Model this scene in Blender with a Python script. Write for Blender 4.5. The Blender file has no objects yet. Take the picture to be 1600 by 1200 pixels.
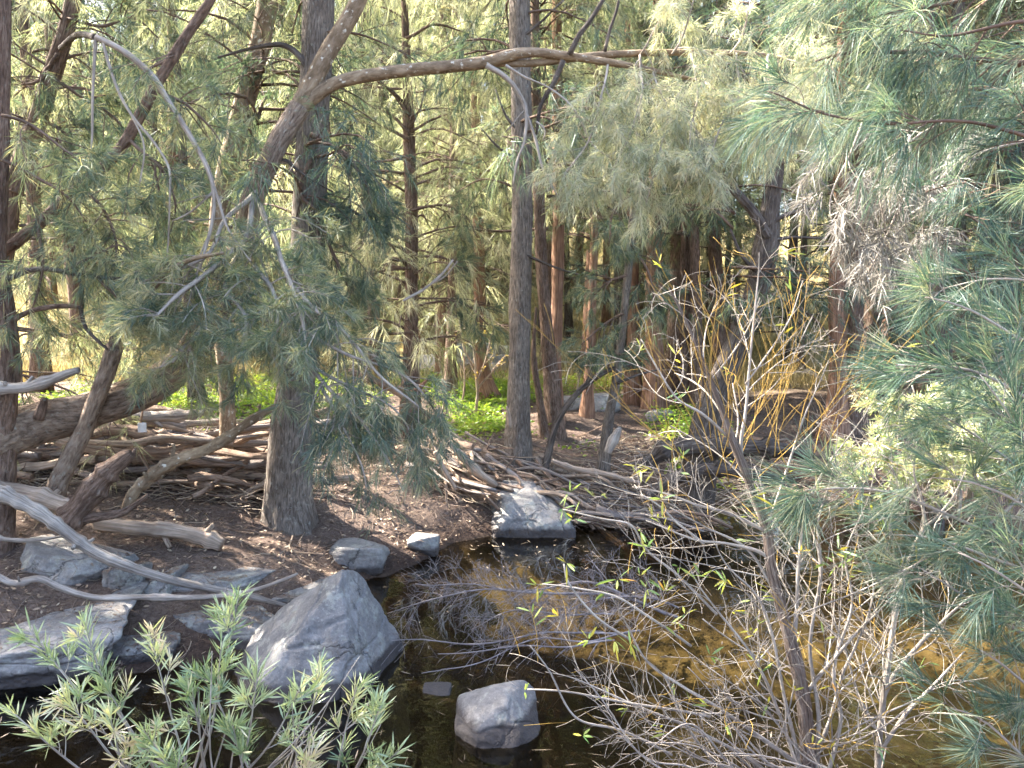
import bpy, math, random
import numpy as np
from mathutils import Vector

# ------------------------------------------------------------------ basics
SC = bpy.context.scene
COL = SC.collection
F = 1200.0                      # focal length in photo pixels (photo is 1600 x 1200)
CAMZ = 2.6
PITCH = math.radians(4.8)
RNG = np.random.default_rng(11)

_f = np.array([0, math.cos(PITCH), -math.sin(PITCH)])
_u = np.array([0, math.sin(PITCH), math.cos(PITCH)])
_r = np.array([1.0, 0, 0])


def P(px, py, Y):
    """world point seen at photo pixel (px, py), Y metres in front of the camera"""
    d = _f + (px - 800) / F * _r - (py - 600) / F * _u
    return np.array([0, 0, CAMZ]) + d * (Y / d[1])


def Pz(px, py, z=0.0):
    d = _f + (px - 800) / F * _r - (py - 600) / F * _u
    return np.array([0, 0, CAMZ]) + d * ((z - CAMZ) / d[2])


def smooth(a, b, x):
    t = np.clip((x - a) / (b - a), 0, 1)
    return t * t * (3 - 2 * t)


def _hash(ix, iy, iz):
    h = (ix * 374761393 + iy * 668265263 + iz * 2147483647 + 1013904223) & 0xFFFFFFFF
    h = ((h ^ (h >> 13)) * 1274126177) & 0xFFFFFFFF
    h = (h ^ (h >> 16)) & 0xFFFFFF
    return h / float(0xFFFFFF)


def vnoise(p):
    p = np.asarray(p, float)
    i = np.floor(p).astype(np.int64)
    f = p - i
    f = f * f * (3 - 2 * f)
    out = 0
    for dx in (0, 1):
        wx = f[:, 0] if dx else 1 - f[:, 0]
        for dy in (0, 1):
            wy = f[:, 1] if dy else 1 - f[:, 1]
            for dz in (0, 1):
                wz = f[:, 2] if dz else 1 - f[:, 2]
                out = out + _hash(i[:, 0] + dx, i[:, 1] + dy, i[:, 2] + dz) * wx * wy * wz
    return out * 2 - 1


def fbm(p, octv=4):
    a, s, o = 1.0, 1.0, 0
    for k in range(octv):
        o = o + a * vnoise(np.asarray(p) * s + 17.3 * k)
        a *= 0.5
        s *= 2.03
    return o


# ------------------------------------------------------------------ terrain
SHORE = [(-260, 1095), (-60, 1078), (105, 1062), (270, 1037), (420, 1012), (590, 940), (548, 908), (640, 880), (700, 852),
         (760, 836), (900, 826), (1000, 796), (1100, 772), (1250, 766), (1400, 792), (1520, 835), (1640, 890)]
POLY = [tuple(Pz(a, b)[:2]) for a, b in SHORE]
POLY += [(5.6, 5.6), (5.9, 3.6), (3.2, 3.0), (1.2, 2.9), (-1.0, 3.1), (-2.6, 3.3), (-6.0, 3.7), (-9.0, 4.2), (-9.0, 5.0)]
POLY = np.array(POLY)


def creek_sd(x, y):
    """signed distance to the creek outline, negative inside the water"""
    p = np.stack([x, y], -1)
    n = len(POLY)
    dmin = np.full(x.shape, 1e9)
    inside = np.zeros(x.shape, bool)
    for k in range(n):
        a, b = POLY[k], POLY[(k + 1) % n]
        ab = b - a
        t = np.clip(((p - a) @ ab) / (ab @ ab), 0, 1)
        q = a + t[..., None] * ab
        dmin = np.minimum(dmin, np.hypot(p[..., 0] - q[..., 0], p[..., 1] - q[..., 1]))
        cond = (a[1] > y) != (b[1] > y)
        with np.errstate(divide='ignore', invalid='ignore'):
            xi = (b[0] - a[0]) * (y - a[1]) / (b[1] - a[1]) + a[0]
        inside ^= cond & (x < xi)
    wob = 0.16 * fbm(np.stack([np.ravel(x) * 1.7, np.ravel(y) * 1.7, np.ravel(x) * 0 + 2.2], -1), 4).reshape(x.shape)
    return np.where(inside, -dmin, dmin) + wob


def height(x, y):
    x = np.atleast_1d(np.asarray(x, float))
    y = np.atleast_1d(np.asarray(y, float))
    d = creek_sd(x, y)
    z2 = np.zeros_like(x)
    n1 = fbm(np.stack([x * 0.9, y * 0.9, z2], -1), 4)
    n2 = fbm(np.stack([x * 5, y * 5, z2 + 5], -1), 3)
    bank = 0.72 * (1 - np.exp(-np.maximum(d, 0) / 1.1)) + 0.035 * np.clip(d, 0, 12)
    bank = bank + (0.09 * n1 + 0.022 * n2) * smooth(0.05, 1.0, d)
    bed = -0.75 * (1 - np.exp(np.minimum(d, 0) / 0.6)) + 0.06 * n1 * smooth(0, -0.8, d)
    h = np.where(d > 0, bank, bed)
    sun_patch = np.exp(-((x - 0.25) / 0.75) ** 2 - ((y - 8.35) / 0.45) ** 2)  # extent of the sun patch painted on the bed
    bed = bed * (1 - 0.88 * sun_patch) * (1 - 0.5 * smooth(1.0, 2.6, x + 0.8 * n1))
    near = smooth(3.2, 0.5, y) * 0.75
    h = np.where(d > 0, h + near * smooth(0, 0.6, d), h)
    # the hill behind the stand
    top = 9 + 12 * smooth(14, -16, x)
    rise = smooth(19, 62, y)
    h = h + top * rise * (1 + 0.05 * n1) + 0.9 * smooth(24, 40, np.abs(x)) * smooth(2, 8, d)
    return h


def H(x, y):
    return float(height(x, y)[0])


def G(px, py):
    """terrain point seen at a photo pixel"""
    d = _f + (px - 800) / F * _r - (py - 600) / F * _u
    t = np.arange(2.0, 60, 0.02)
    pts = np.array([0, 0, CAMZ]) + d[None] * t[:, None]
    below = pts[:, 2] <= height(pts[:, 0], pts[:, 1])
    k = int(np.argmax(below)) if below.any() else len(t) - 1
    return pts[k]


# ------------------------------------------------------------------ materials
def nd(nt, typ, **kw):
    n = nt.nodes.new(typ)
    for k, v in kw.items():
        setattr(n, k, v)
    return n


def new_mat(name):
    m = bpy.data.materials.new(name)
    m.use_nodes = True
    nt = m.node_tree
    nt.nodes.clear()
    out = nd(nt, 'ShaderNodeOutputMaterial')
    return m, nt, out


def ramp(nt, stops, fac=None):
    r = nd(nt, 'ShaderNodeValToRGB')
    e = r.color_ramp.elements
    while len(e) < len(stops):
        e.new(0.5)
    for k, (p, c) in enumerate(stops):
        e[k].position = p
        e[k].color = (*c, 1)
    if fac is not None:
        nt.links.new(fac, r.inputs['Fac'])
    return r


def noise(nt, vec, scale, detail=4, rough=0.6, dist=0.0):
    n = nd(nt, 'ShaderNodeTexNoise')
    n.inputs['Scale'].default_value = scale
    n.inputs['Detail'].default_value = detail
    n.inputs['Roughness'].default_value = rough
    n.inputs['Distortion'].default_value = dist
    if vec is not None:
        nt.links.new(vec, n.inputs['Vector'])
    return n


def mapping(nt, vec, scale):
    m = nd(nt, 'ShaderNodeMapping')
    m.inputs['Scale'].default_value = scale
    nt.links.new(vec, m.inputs['Vector'])
    return m.outputs['Vector']


def mixc(nt, fac, a, b, typ='MIX'):
    m = nd(nt, 'ShaderNodeMix', data_type='RGBA', blend_type=typ)
    for s, v in ((m.inputs[0], fac), (m.inputs[6], a), (m.inputs[7], b)):
        if hasattr(v, 'is_output'):
            nt.links.new(v, s)
        elif isinstance(v, tuple):
            s.default_value = (*v, 1)
        else:
            s.default_value = v
    return m.outputs[2]


def attr(nt, name, out='Fac'):
    a = nd(nt, 'ShaderNodeAttribute', attribute_name=name)
    return a.outputs[out]


def bark_mat(name, dark, mid, light, lichen=(0.36, 0.37, 0.33), lich_amt=0.25, zs=0.16, bump=0.8, scale=26):
    m, nt, out = new_mat(name)
    v = attr(nt, 'bc', 'Vector')
    st = mapping(nt, v, (1, 1, zs))
    n1 = noise(nt, st, scale, 6, 0.65, 0.4)
    n2 = noise(nt, v, 3.0, 4, 0.6)
    n3 = noise(nt, v, 17, 4, 0.6)
    r = ramp(nt, [(0.3, dark), (0.5, mid), (0.7, light)], n1.outputs['Fac'])
    r2 = ramp(nt, [(0.35, (0.72, 0.68, 0.66)), (0.65, (1.2, 1.15, 1.1))], n2.outputs['Fac'])
    c = mixc(nt, 1.0, r.outputs['Color'], r2.outputs['Color'], 'MULTIPLY')
    lr = ramp(nt, [(0.60, (0, 0, 0)), (0.68, (1, 1, 1))], n3.outputs['Fac'])
    la = nd(nt, 'ShaderNodeMath', operation='MULTIPLY')
    la.inputs[1].default_value = lich_amt * 2
    nt.links.new(lr.outputs['Color'], la.inputs[0])
    la.use_clamp = True
    c = mixc(nt, la.outputs[0], c, lichen)
    b = nd(nt, 'ShaderNodeBsdfPrincipled')
    b.inputs['Roughness'].default_value = 0.9
    b.inputs['Specular IOR Level'].default_value = 0.2
    nt.links.new(c, b.inputs['Base Color'])
    bp = nd(nt, 'ShaderNodeBump')
    bp.inputs['Strength'].default_value = bump
    bp.inputs['Distance'].default_value = 0.04
    nt.links.new(n1.outputs['Fac'], bp.inputs['Height'])
    nt.links.new(bp.outputs[0], b.inputs['Normal'])
    nt.links.new(b.outputs[0], out.inputs[0])
    return m


def fol_mat(name, stops, transl=0.45, gloss=0.04, tgain=(1.25, 1.2, 0.75)):
    """needles and leaves: colour by the tint stored per tuft, light passes through"""
    m, nt, out = new_mat(name)
    r = ramp(nt, stops, attr(nt, 'tint'))
    d = nd(nt, 'ShaderNodeBsdfDiffuse')
    t = nd(nt, 'ShaderNodeBsdfTranslucent')
    nt.links.new(r.outputs[0], d.inputs[0])
    tc = mixc(nt, 1.0, r.outputs[0], tgain, 'MULTIPLY')
    nt.links.new(tc, t.inputs[0])
    mx = nd(nt, 'ShaderNodeMixShader')
    mx.inputs[0].default_value = transl
    nt.links.new(d.outputs[0], mx.inputs[1])
    nt.links.new(t.outputs[0], mx.inputs[2])
    g = nd(nt, 'ShaderNodeBsdfGlossy')
    g.inputs['Roughness'].default_value = 0.45
    g.inputs[0].default_value = (0.8, 0.85, 0.9, 1)
    m2 = nd(nt, 'ShaderNodeMixShader')
    m2.inputs[0].default_value = gloss
    nt.links.new(mx.outputs[0], m2.inputs[1])
    nt.links.new(g.outputs[0], m2.inputs[2])
    nt.links.new(m2.outputs[0], out.inputs[0])
    return m


M = {}
M['bark_grey'] = bark_mat('bark_grey', (0.055, 0.047, 0.04), (0.18, 0.155, 0.135), (0.31, 0.28, 0.25), lich_amt=0.25, zs=0.3, scale=34, bump=1.0)
M['bark_brown'] = bark_mat('bark_brown', (0.05, 0.032, 0.024), (0.18, 0.125, 0.097), (0.33, 0.255, 0.21), lich_amt=0.15, zs=0.3, scale=30, bump=1.1)
M['bark_tan'] = bark_mat('bark_tan', (0.08, 0.055, 0.042), (0.25, 0.19, 0.145), (0.40, 0.33, 0.275), lich_amt=0.25, zs=0.35, scale=30, bump=1.1)
M['bark_red'] = bark_mat('bark_red', (0.08, 0.042, 0.028), (0.26, 0.155, 0.105), (0.42, 0.285, 0.21), lich_amt=0.04, zs=0.07, scale=34)
M['bark_dark'] = bark_mat('bark_dark', (0.03, 0.025, 0.023), (0.10, 0.085, 0.075), (0.2, 0.175, 0.16), lich_amt=0.12)
M['bark_smooth'] = bark_mat('bark_smooth', (0.12, 0.088, 0.058), (0.23, 0.175, 0.12), (0.35, 0.29, 0.22), lichen=(0.56, 0.53, 0.46),
                            lich_amt=0.5, zs=0.5, bump=0.35, scale=18)
M['wood_pale'] = bark_mat('wood_pale', (0.16, 0.115, 0.085), (0.40, 0.32, 0.255), (0.56, 0.48, 0.40), lich_amt=0.0, zs=0.045, scale=48, bump=0.7)
M['wood_silver'] = bark_mat('wood_silver', (0.15, 0.125, 0.11), (0.38, 0.35, 0.32), (0.54, 0.51, 0.475), lich_amt=0.0, zs=0.06, scale=46, bump=0.9)
M['wood_brown'] = bark_mat('wood_brown', (0.09, 0.062, 0.048), (0.27, 0.20, 0.155), (0.42, 0.335, 0.27), lich_amt=0.05, zs=0.05, scale=44)
M['wood_grey'] = bark_mat('wood_grey', (0.12, 0.10, 0.095), (0.27, 0.24, 0.225), (0.40, 0.37, 0.35), lich_amt=0.05, zs=0.05, scale=44)
M['twig_grey'] = bark_mat('twig_grey', (0.16, 0.14, 0.12), (0.33, 0.30, 0.27), (0.48, 0.45, 0.41), lich_amt=0.0, bump=0.2)
M['twig_brown'] = bark_mat('twig_brown', (0.06, 0.045, 0.035), (0.14, 0.10, 0.08), (0.22, 0.17, 0.14), lich_amt=0.0, bump=0.2)
M['twig_yellow'] = bark_mat('twig_yellow', (0.2, 0.125, 0.03), (0.40, 0.265, 0.07), (0.5, 0.37, 0.15), lich_amt=0.0, bump=0.1)
M['twig_mauve'] = bark_mat('twig_mauve', (0.13, 0.115, 0.118), (0.28, 0.255, 0.26), (0.43, 0.395, 0.395), lich_amt=0.0, bump=0.1)
M['stem_willow_old'] = bark_mat('stem_willow_old', (0.07, 0.05, 0.04), (0.24, 0.195, 0.17), (0.42, 0.38, 0.35), lich_amt=0.05, zs=0.1, scale=70, bump=1.0)
M['stem_willow'] = bark_mat('stem_willow', (0.16, 0.14, 0.12), (0.36, 0.335, 0.30), (0.54, 0.515, 0.48), lich_amt=0.08, zs=0.12, scale=44, bump=0.5)

M['fol_blue'] = fol_mat('needles_blue_green', [(0.0, (0.048, 0.085, 0.067)), (0.35, (0.118, 0.172, 0.128)), (0.7, (0.255, 0.30, 0.195)), (1.0, (0.50, 0.45, 0.29))], transl=0.5)
M['fol_grey'] = fol_mat('needles_grey_green', [(0.0, (0.20, 0.235, 0.18)), (0.4, (0.38, 0.42, 0.32)), (0.75, (0.58, 0.58, 0.46)), (1.0, (0.62, 0.56, 0.45))], transl=0.5)
M['fol_olive'] = fol_mat('needles_olive', [(0.0, (0.05, 0.072, 0.045)), (0.3, (0.13, 0.15, 0.075)), (0.65, (0.31, 0.315, 0.185)), (1.0, (0.56, 0.52, 0.37))], transl=0.56, tgain=(1.2, 1.27, 1.0))
M['fol_teal'] = fol_mat('needles_teal', [(0.0, (0.032, 0.076, 0.062)), (0.4, (0.082, 0.15, 0.118)), (0.75, (0.17, 0.24, 0.18)), (1.0, (0.40, 0.39, 0.28))], transl=0.45)
M['fol_rust'] = fol_mat('needles_dry', [(0.0, (0.10, 0.09, 0.08)), (0.5, (0.20, 0.185, 0.165)), (1.0, (0.34, 0.32, 0.285))], transl=0.25, tgain=(1, 1, 0.95))
M['leaf_bush'] = fol_mat('leaves_bush', [(0.0, (0.16, 0.24, 0.11)), (0.45, (0.33, 0.42, 0.23)), (0.8, (0.55, 0.58, 0.30)), (1.0, (0.60, 0.52, 0.40))], transl=0.4, gloss=0.1)
M['leaf_willow'] = fol_mat('leaves_willow', [(0.0, (0.12, 0.24, 0.10)), (0.5, (0.30, 0.38, 0.09)), (0.85, (0.55, 0.45, 0.06)), (1.0, (0.55, 0.30, 0.08))], transl=0.45)
M['leaf_herb'] = fol_mat('leaves_herb', [(0.0, (0.09, 0.17, 0.025)), (0.5, (0.24, 0.37, 0.045)), (0.85, (0.42, 0.52, 0.08)), (1.0, (0.45, 0.40, 0.18))], transl=0.5)
M['leaf_gold'] = fol_mat('leaves_gold', [(0.0, (0.24, 0.16, 0.06)), (0.6, (0.42, 0.31, 0.11)), (1.0, (0.55, 0.46, 0.10))], transl=0.45)
M['grass_dry'] = fol_mat('grass_dry', [(0.0, (0.22, 0.17, 0.08)), (0.6, (0.42, 0.34, 0.18)), (1.0, (0.52, 0.45, 0.26))], transl=0.4)
M['litter'] = fol_mat('litter', [(0.0, (0.07, 0.045, 0.035)), (0.4, (0.19, 0.13, 0.098)), (0.8, (0.34, 0.26, 0.19)), (1.0, (0.50, 0.42, 0.31))], transl=0.1)


def rock_mat(name, dark, mid, light, lich=(0.30, 0.31, 0.27)):
    m, nt, out = new_mat(name)
    tc = nd(nt, 'ShaderNodeTexCoord')
    v = tc.outputs['Object']
    n1 = noise(nt, v, 2.2, 8, 0.62, 0.3)
    n2 = noise(nt, v, 38, 5, 0.7)
    n3 = noise(nt, v, 7, 6, 0.7, 0.5)
    r = ramp(nt, [(0.3, dark), (0.5, mid), (0.72, light)], n1.outputs['Fac'])
    r2 = ramp(nt, [(0.3, (0.72, 0.72, 0.72)), (0.7, (1.25, 1.25, 1.25))], n2.outputs['Fac'])
    c = mixc(nt, 1.0, r.outputs[0], r2.outputs[0], 'MULTIPLY')
    l = ramp(nt, [(0.56, (0, 0, 0)), (0.66, (0.75, 0.75, 0.75))], n3.outputs['Fac'])
    c = mixc(nt, l.outputs[0], c, lich)
    vr = nd(nt, 'ShaderNodeTexVoronoi', feature='DISTANCE_TO_EDGE')
    vr.inputs['Scale'].default_value = 2.3
    nw = noise(nt, v, 3.0, 5, 0.6)
    wv = nd(nt, 'ShaderNodeVectorMath', operation='ADD')
    sc_ = nd(nt, 'ShaderNodeVectorMath', operation='SCALE')
    sc_.inputs['Scale'].default_value = 0.5
    nt.links.new(nw.outputs['Color'], sc_.inputs[0])
    nt.links.new(v, wv.inputs[0])
    nt.links.new(sc_.outputs[0], wv.inputs[1])
    nt.links.new(wv.outputs[0], vr.inputs['Vector'])
    crk = ramp(nt, [(0.0, (0.25, 0.25, 0.25)), (0.012, (0.6, 0.6, 0.6)), (0.03, (1, 1, 1))], vr.outputs['Distance'])
    n5 = noise(nt, v, 1.3, 2, 0.5)
    cm = ramp(nt, [(0.5, (0, 0, 0)), (0.58, (1, 1, 1))], n5.outputs['Fac'])
    crk2 = mixc(nt, cm.outputs[0], (1.0, 1.0, 1.0), crk.outputs[0])
    c = mixc(nt, 1.0, c, crk2, 'MULTIPLY')
    n6 = noise(nt, v, 85, 3, 0.6)
    n7 = noise(nt, v, 5.5, 6, 0.75, 0.2)
    lb = ramp(nt, [(0.54, (0, 0, 0)), (0.60, (0.55, 0.55, 0.55))], n7.outputs['Fac'])
    c = mixc(nt, lb.outputs[0], c, (0.36, 0.36, 0.315))
    n8 = noise(nt, v, 3.1, 5, 0.7, 0.2)
    db = ramp(nt, [(0.56, (0, 0, 0)), (0.64, (0.5, 0.5, 0.5))], n8.outputs['Fac'])
    c = mixc(nt, db.outputs[0], c, (0.13, 0.105, 0.085))
    sp = ramp(nt, [(0.62, (0, 0, 0)), (0.70, (0.8, 0.8, 0.8))], n6.outputs['Fac'])
    c = mixc(nt, sp.outputs[0], c, (0.38, 0.38, 0.36))
    # dark waterline stain at creek level (world height)
    geo = nd(nt, 'ShaderNodeNewGeometry')
    sx = nd(nt, 'ShaderNodeSeparateXYZ')
    nt.links.new(geo.outputs['Position'], sx.inputs[0])
    ad = nd(nt, 'ShaderNodeMath', operation='MULTIPLY_ADD')
    nt.links.new(n3.outputs['Fac'], ad.inputs[0])
    ad.inputs[1].default_value = -0.10
    nt.links.new(sx.outputs['Z'], ad.inputs[2])
    w = ramp(nt, [(0.0, (1, 1, 1)), (0.035, (1, 1, 1)), (0.075, (0, 0, 0))], ad.outputs[0])
    c = mixc(nt, w.outputs[0], c, (0.05, 0.042, 0.04))
    b = nd(nt, 'ShaderNodeBsdfPrincipled')
    b.inputs['Roughness'].default_value = 0.78
    nt.links.new(c, b.inputs['Base Color'])
    add = nd(nt, 'ShaderNodeMath', operation='MULTIPLY_ADD')
    nt.links.new(n1.outputs['Fac'], add.inputs[0])
    add.inputs[1].default_value = 0.6
    ad2 = nd(nt, 'ShaderNodeMath', operation='ADD')
    nt.links.new(n2.outputs['Fac'], ad2.inputs[0])
    nt.links.new(crk2, ad2.inputs[1])
    nt.links.new(ad2.outputs[0], add.inputs[2])
    bp = nd(nt, 'ShaderNodeBump')
    bp.inputs['Strength'].default_value = 0.55
    bp.inputs['Distance'].default_value = 0.03
    nt.links.new(add.outputs[0], bp.inputs['Height'])
    nt.links.new(bp.outputs[0], b.inputs['Normal'])
    nt.links.new(b.outputs[0], out.inputs[0])
    return m


M['rock_blue'] = rock_mat('rock_blue', (0.105, 0.10, 0.10), (0.20, 0.19, 0.187), (0.30, 0.285, 0.27))
M['rock_tan'] = rock_mat('rock_tan', (0.14, 0.13, 0.13), (0.26, 0.245, 0.235), (0.38, 0.36, 0.33))


def ground_mat():
    m, nt, out = new_mat('ground_soil')
    tc = nd(nt, 'ShaderNodeTexCoord')
    v = tc.outputs['Object']
    n1 = noise(nt, v, 1.1, 6, 0.65)
    n2 = noise(nt, v, 30, 6, 0.75, 0.6)
    n3 = noise(nt, mapping(nt, v, (1, 1, 1)), 0.35, 4, 0.6)
    r = ramp(nt, [(0.3, (0.055, 0.041, 0.034)), (0.5, (0.14, 0.107, 0.088)), (0.7, (0.23, 0.183, 0.153))], n2.outputs['Fac'])
    r1 = ramp(nt, [(0.35, (0.8, 0.76, 0.78)), (0.65, (1.2, 1.15, 1.1))], n1.outputs['Fac'])
    c = mixc(nt, 1.0, r.outputs[0], r1.outputs[0], 'MULTIPLY')
    grass = ramp(nt, [(0.35, (0.22, 0.19, 0.075)), (0.6, (0.46, 0.38, 0.2))], n3.outputs['Fac'])
    sx = nd(nt, 'ShaderNodeSeparateXYZ')
    nt.links.new(v, sx.inputs[0])
    mr = nd(nt, 'ShaderNodeMapRange')
    mr.inputs[1].default_value = 17
    mr.inputs[2].default_value = 24
    nt.links.new(sx.outputs['Y'], mr.inputs[0])
    c = mixc(nt, mr.outputs[0], c, grass.outputs[0])
    mw = nd(nt, 'ShaderNodeMapRange')
    mw.inputs[1].default_value = 0.30
    mw.inputs[2].default_value = 0.05
    nt.links.new(sx.outputs['Z'], mw.inputs[0])
    wet = mixc(nt, 1.0, c, (0.42, 0.38, 0.36), 'MULTIPLY')
    c = mixc(nt, mw.outputs[0], c, wet)
    # creek bed silt, with sunlit gold and shaded dark painted into its colour
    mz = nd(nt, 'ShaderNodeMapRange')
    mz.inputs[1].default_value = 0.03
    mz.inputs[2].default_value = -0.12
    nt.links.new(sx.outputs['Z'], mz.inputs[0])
    sunlit_silt = ramp(nt, [(0.35, (0.14, 0.112, 0.06)), (0.65, (0.36, 0.29, 0.165))], n1.outputs['Fac'])
    shaded_silt = ramp(nt, [(0.35, (0.028, 0.022, 0.016)), (0.65, (0.075, 0.055, 0.035))], n1.outputs['Fac'])
    mxx = nd(nt, 'ShaderNodeMapRange')  # sunlight painted in toward the right of the pool
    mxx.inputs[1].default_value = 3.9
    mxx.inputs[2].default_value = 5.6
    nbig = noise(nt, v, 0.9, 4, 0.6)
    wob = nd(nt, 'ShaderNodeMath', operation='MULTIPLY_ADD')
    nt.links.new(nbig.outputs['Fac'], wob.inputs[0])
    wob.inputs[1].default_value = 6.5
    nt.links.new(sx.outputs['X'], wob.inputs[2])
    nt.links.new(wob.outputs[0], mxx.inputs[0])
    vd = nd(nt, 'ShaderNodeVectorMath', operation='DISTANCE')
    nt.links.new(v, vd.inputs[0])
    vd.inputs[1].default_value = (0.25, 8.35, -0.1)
    sun_patch = nd(nt, 'ShaderNodeMapRange')  # golden sun patch painted on the bed around that point
    sun_patch.inputs[1].default_value = 1.1
    sun_patch.inputs[2].default_value = 0.4
    nt.links.new(vd.outputs['Value'], sun_patch.inputs[0])
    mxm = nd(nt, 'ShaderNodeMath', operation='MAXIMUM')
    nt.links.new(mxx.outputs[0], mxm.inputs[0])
    nt.links.new(sun_patch.outputs[0], mxm.inputs[1])
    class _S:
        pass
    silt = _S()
    silt.outputs = [mixc(nt, mxm.outputs[0], shaded_silt.outputs[0], sunlit_silt.outputs[0])]
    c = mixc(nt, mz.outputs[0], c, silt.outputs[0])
    b = nd(nt, 'ShaderNodeBsdfPrincipled')
    b.inputs['Roughness'].default_value = 0.95
    b.inputs['Specular IOR Level'].default_value = 0.15
    nt.links.new(c, b.inputs['Base Color'])
    bp = nd(nt, 'ShaderNodeBump')
    bp.inputs['Strength'].default_value = 0.9
    bp.inputs['Distance'].default_value = 0.03
    nt.links.new(n2.outputs['Fac'], bp.inputs['Height'])
    nt.links.new(bp.outputs[0], b.inputs['Normal'])
    nt.links.new(b.outputs[0], out.inputs[0])
    return m


def water_mat():
    m, nt, out = new_mat('creek_water')
    tc = nd(nt, 'ShaderNodeTexCoord')
    n = noise(nt, tc.outputs['Object'], 3.5, 3, 0.5)
    bp = nd(nt, 'ShaderNodeBump')
    bp.inputs['Strength'].default_value = 0.2
    bp.inputs['Distance'].default_value = 0.03
    nt.links.new(n.outputs['Fac'], bp.inputs['Height'])
    g = nd(nt, 'ShaderNodeBsdfGlossy')
    g.inputs['Roughness'].default_value = 0.03
    nt.links.new(bp.outputs[0], g.inputs['Normal'])
    t = nd(nt, 'ShaderNodeBsdfTransparent')
    t.inputs[0].default_value = (0.62, 0.57, 0.44, 1)
    fr = nd(nt, 'ShaderNodeFresnel')
    fr.inputs[0].default_value = 1.38
    nt.links.new(bp.outputs[0], fr.inputs['Normal'])
    mx = nd(nt, 'ShaderNodeMixShader')
    nt.links.new(fr.outputs[0], mx.inputs[0])
    nt.links.new(t.outputs[0], mx.inputs[1])
    nt.links.new(g.outputs[0], mx.inputs[2])
    nt.links.new(mx.outputs[0], out.inputs[0])
    return m


def plain_mat(name, c, rough=0.7):
    m, nt, out = new_mat(name)
    tc = nd(nt, 'ShaderNodeTexCoord')
    n = noise(nt, tc.outputs['Object'], 30, 4)
    r = ramp(nt, [(0.3, tuple(k * 0.8 for k in c)), (0.7, c)], n.outputs['Fac'])
    b = nd(nt, 'ShaderNodeBsdfPrincipled')
    b.inputs['Roughness'].default_value = rough
    nt.links.new(r.outputs[0], b.inputs['Base Color'])
    nt.links.new(b.outputs[0], out.inputs[0])
    return m


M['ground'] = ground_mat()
M['water'] = water_mat()
M['white'] = plain_mat('white_paper', (0.8, 0.8, 0.8))


# ------------------------------------------------------------------ mesh building
class MB:
    """collects triangles with a tint and a bark coordinate per vertex"""

    def __init__(self):
        self.v, self.f, self.t, self.b, self.n = [], [], [], [], 0

    def add(self, v, f, tint=None, bc=None):
        k = len(v)
        if k == 0:
            return
        self.v.append(np.asarray(v, np.float32))
        self.f.append(np.asarray(f, np.int32) + self.n)
        self.t.append(np.full(k, 0.5, np.float32) if tint is None else np.asarray(tint, np.float32))
        self.b.append(np.zeros((k, 3), np.float32) if bc is None else np.asarray(bc, np.float32))
        self.n += k

    def mesh(self, name, mat, smoothed=True, origin=None):
        me = bpy.data.meshes.new(name)
        v = np.concatenate(self.v)
        if origin is not None:
            v = v - np.asarray(origin, np.float32)
        f = np.concatenate(self.f)
        nf = len(f)
        me.vertices.add(len(v))
        me.vertices.foreach_set('co', v.ravel())
        me.loops.add(nf * 3)
        me.loops.foreach_set('vertex_index', f.ravel())
        me.polygons.add(nf)
        me.polygons.foreach_set('loop_start', np.arange(0, nf * 3, 3, dtype=np.int32))
        if smoothed:
            me.polygons.foreach_set('use_smooth', np.ones(nf, bool))
        a = me.attributes.new('tint', 'FLOAT', 'POINT')
        a.data.foreach_set('value', np.concatenate(self.t))
        a = me.attributes.new('bc', 'FLOAT_VECTOR', 'POINT')
        a.data.foreach_set('vector', np.concatenate(self.b).ravel())
        me.materials.append(M[mat])
        me.update(calc_edges=True)
        return me

    def build(self, name, mat, parent=None, smoothed=True, origin=None):
        if self.n == 0:
            return None
        if parent is not None and origin is None:
            origin = ORI[parent.name]
        me = self.mesh(name, mat, smoothed, origin)
        o = bpy.data.objects.new(name, me)
        COL.objects.link(o)
        if parent is not None:
            o.parent = parent
        elif origin is not None:
            o.location = origin
        return o


ORI = {}


def tag(o, label=None, cat=None, group=None, kind=None):
    if label:
        o['label'] = label
    if cat:
        o['category'] = cat
    if group:
        o['group'] = group
    if kind:
        o['kind'] = kind
    return o


def empty(name, loc, label, cat, group=None):
    o = bpy.data.objects.new(name, None)
    COL.objects.link(o)
    o.empty_display_size = 0.2
    o.location = loc
    ORI[o.name] = np.asarray(loc, np.float32)
    return tag(o, label, cat, group)


def norm(v):
    return v / np.maximum(np.linalg.norm(v, axis=-1, keepdims=True), 1e-9)


def spline(pts, n):
    """Catmull-Rom through pts (k, d), n samples"""
    p = np.asarray(pts, float)
    if len(p) < 3:
        t = np.linspace(0, 1, n)[:, None]
        return p[0] * (1 - t) + p[-1] * t
    q = np.vstack([2 * p[0] - p[1], p, 2 * p[-1] - p[-2]])
    seg = np.linalg.norm(np.diff(p[:, :3], axis=0), axis=1)
    cum = np.concatenate([[0], np.cumsum(seg)])
    s = np.linspace(0, cum[-1], n)
    i = np.clip(np.searchsorted(cum, s, side='right') - 1, 0, len(p) - 2)
    t = ((s - cum[i]) / np.maximum(seg[i], 1e-9))[:, None]
    a, b, c, d = q[i], q[i + 1], q[i + 2], q[i + 3]
    return 0.5 * (2 * b + (c - a) * t + (2 * a - 5 * b + 4 * c - d) * t ** 2 + (3 * b - a - 3 * c + d) * t ** 3)


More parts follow.
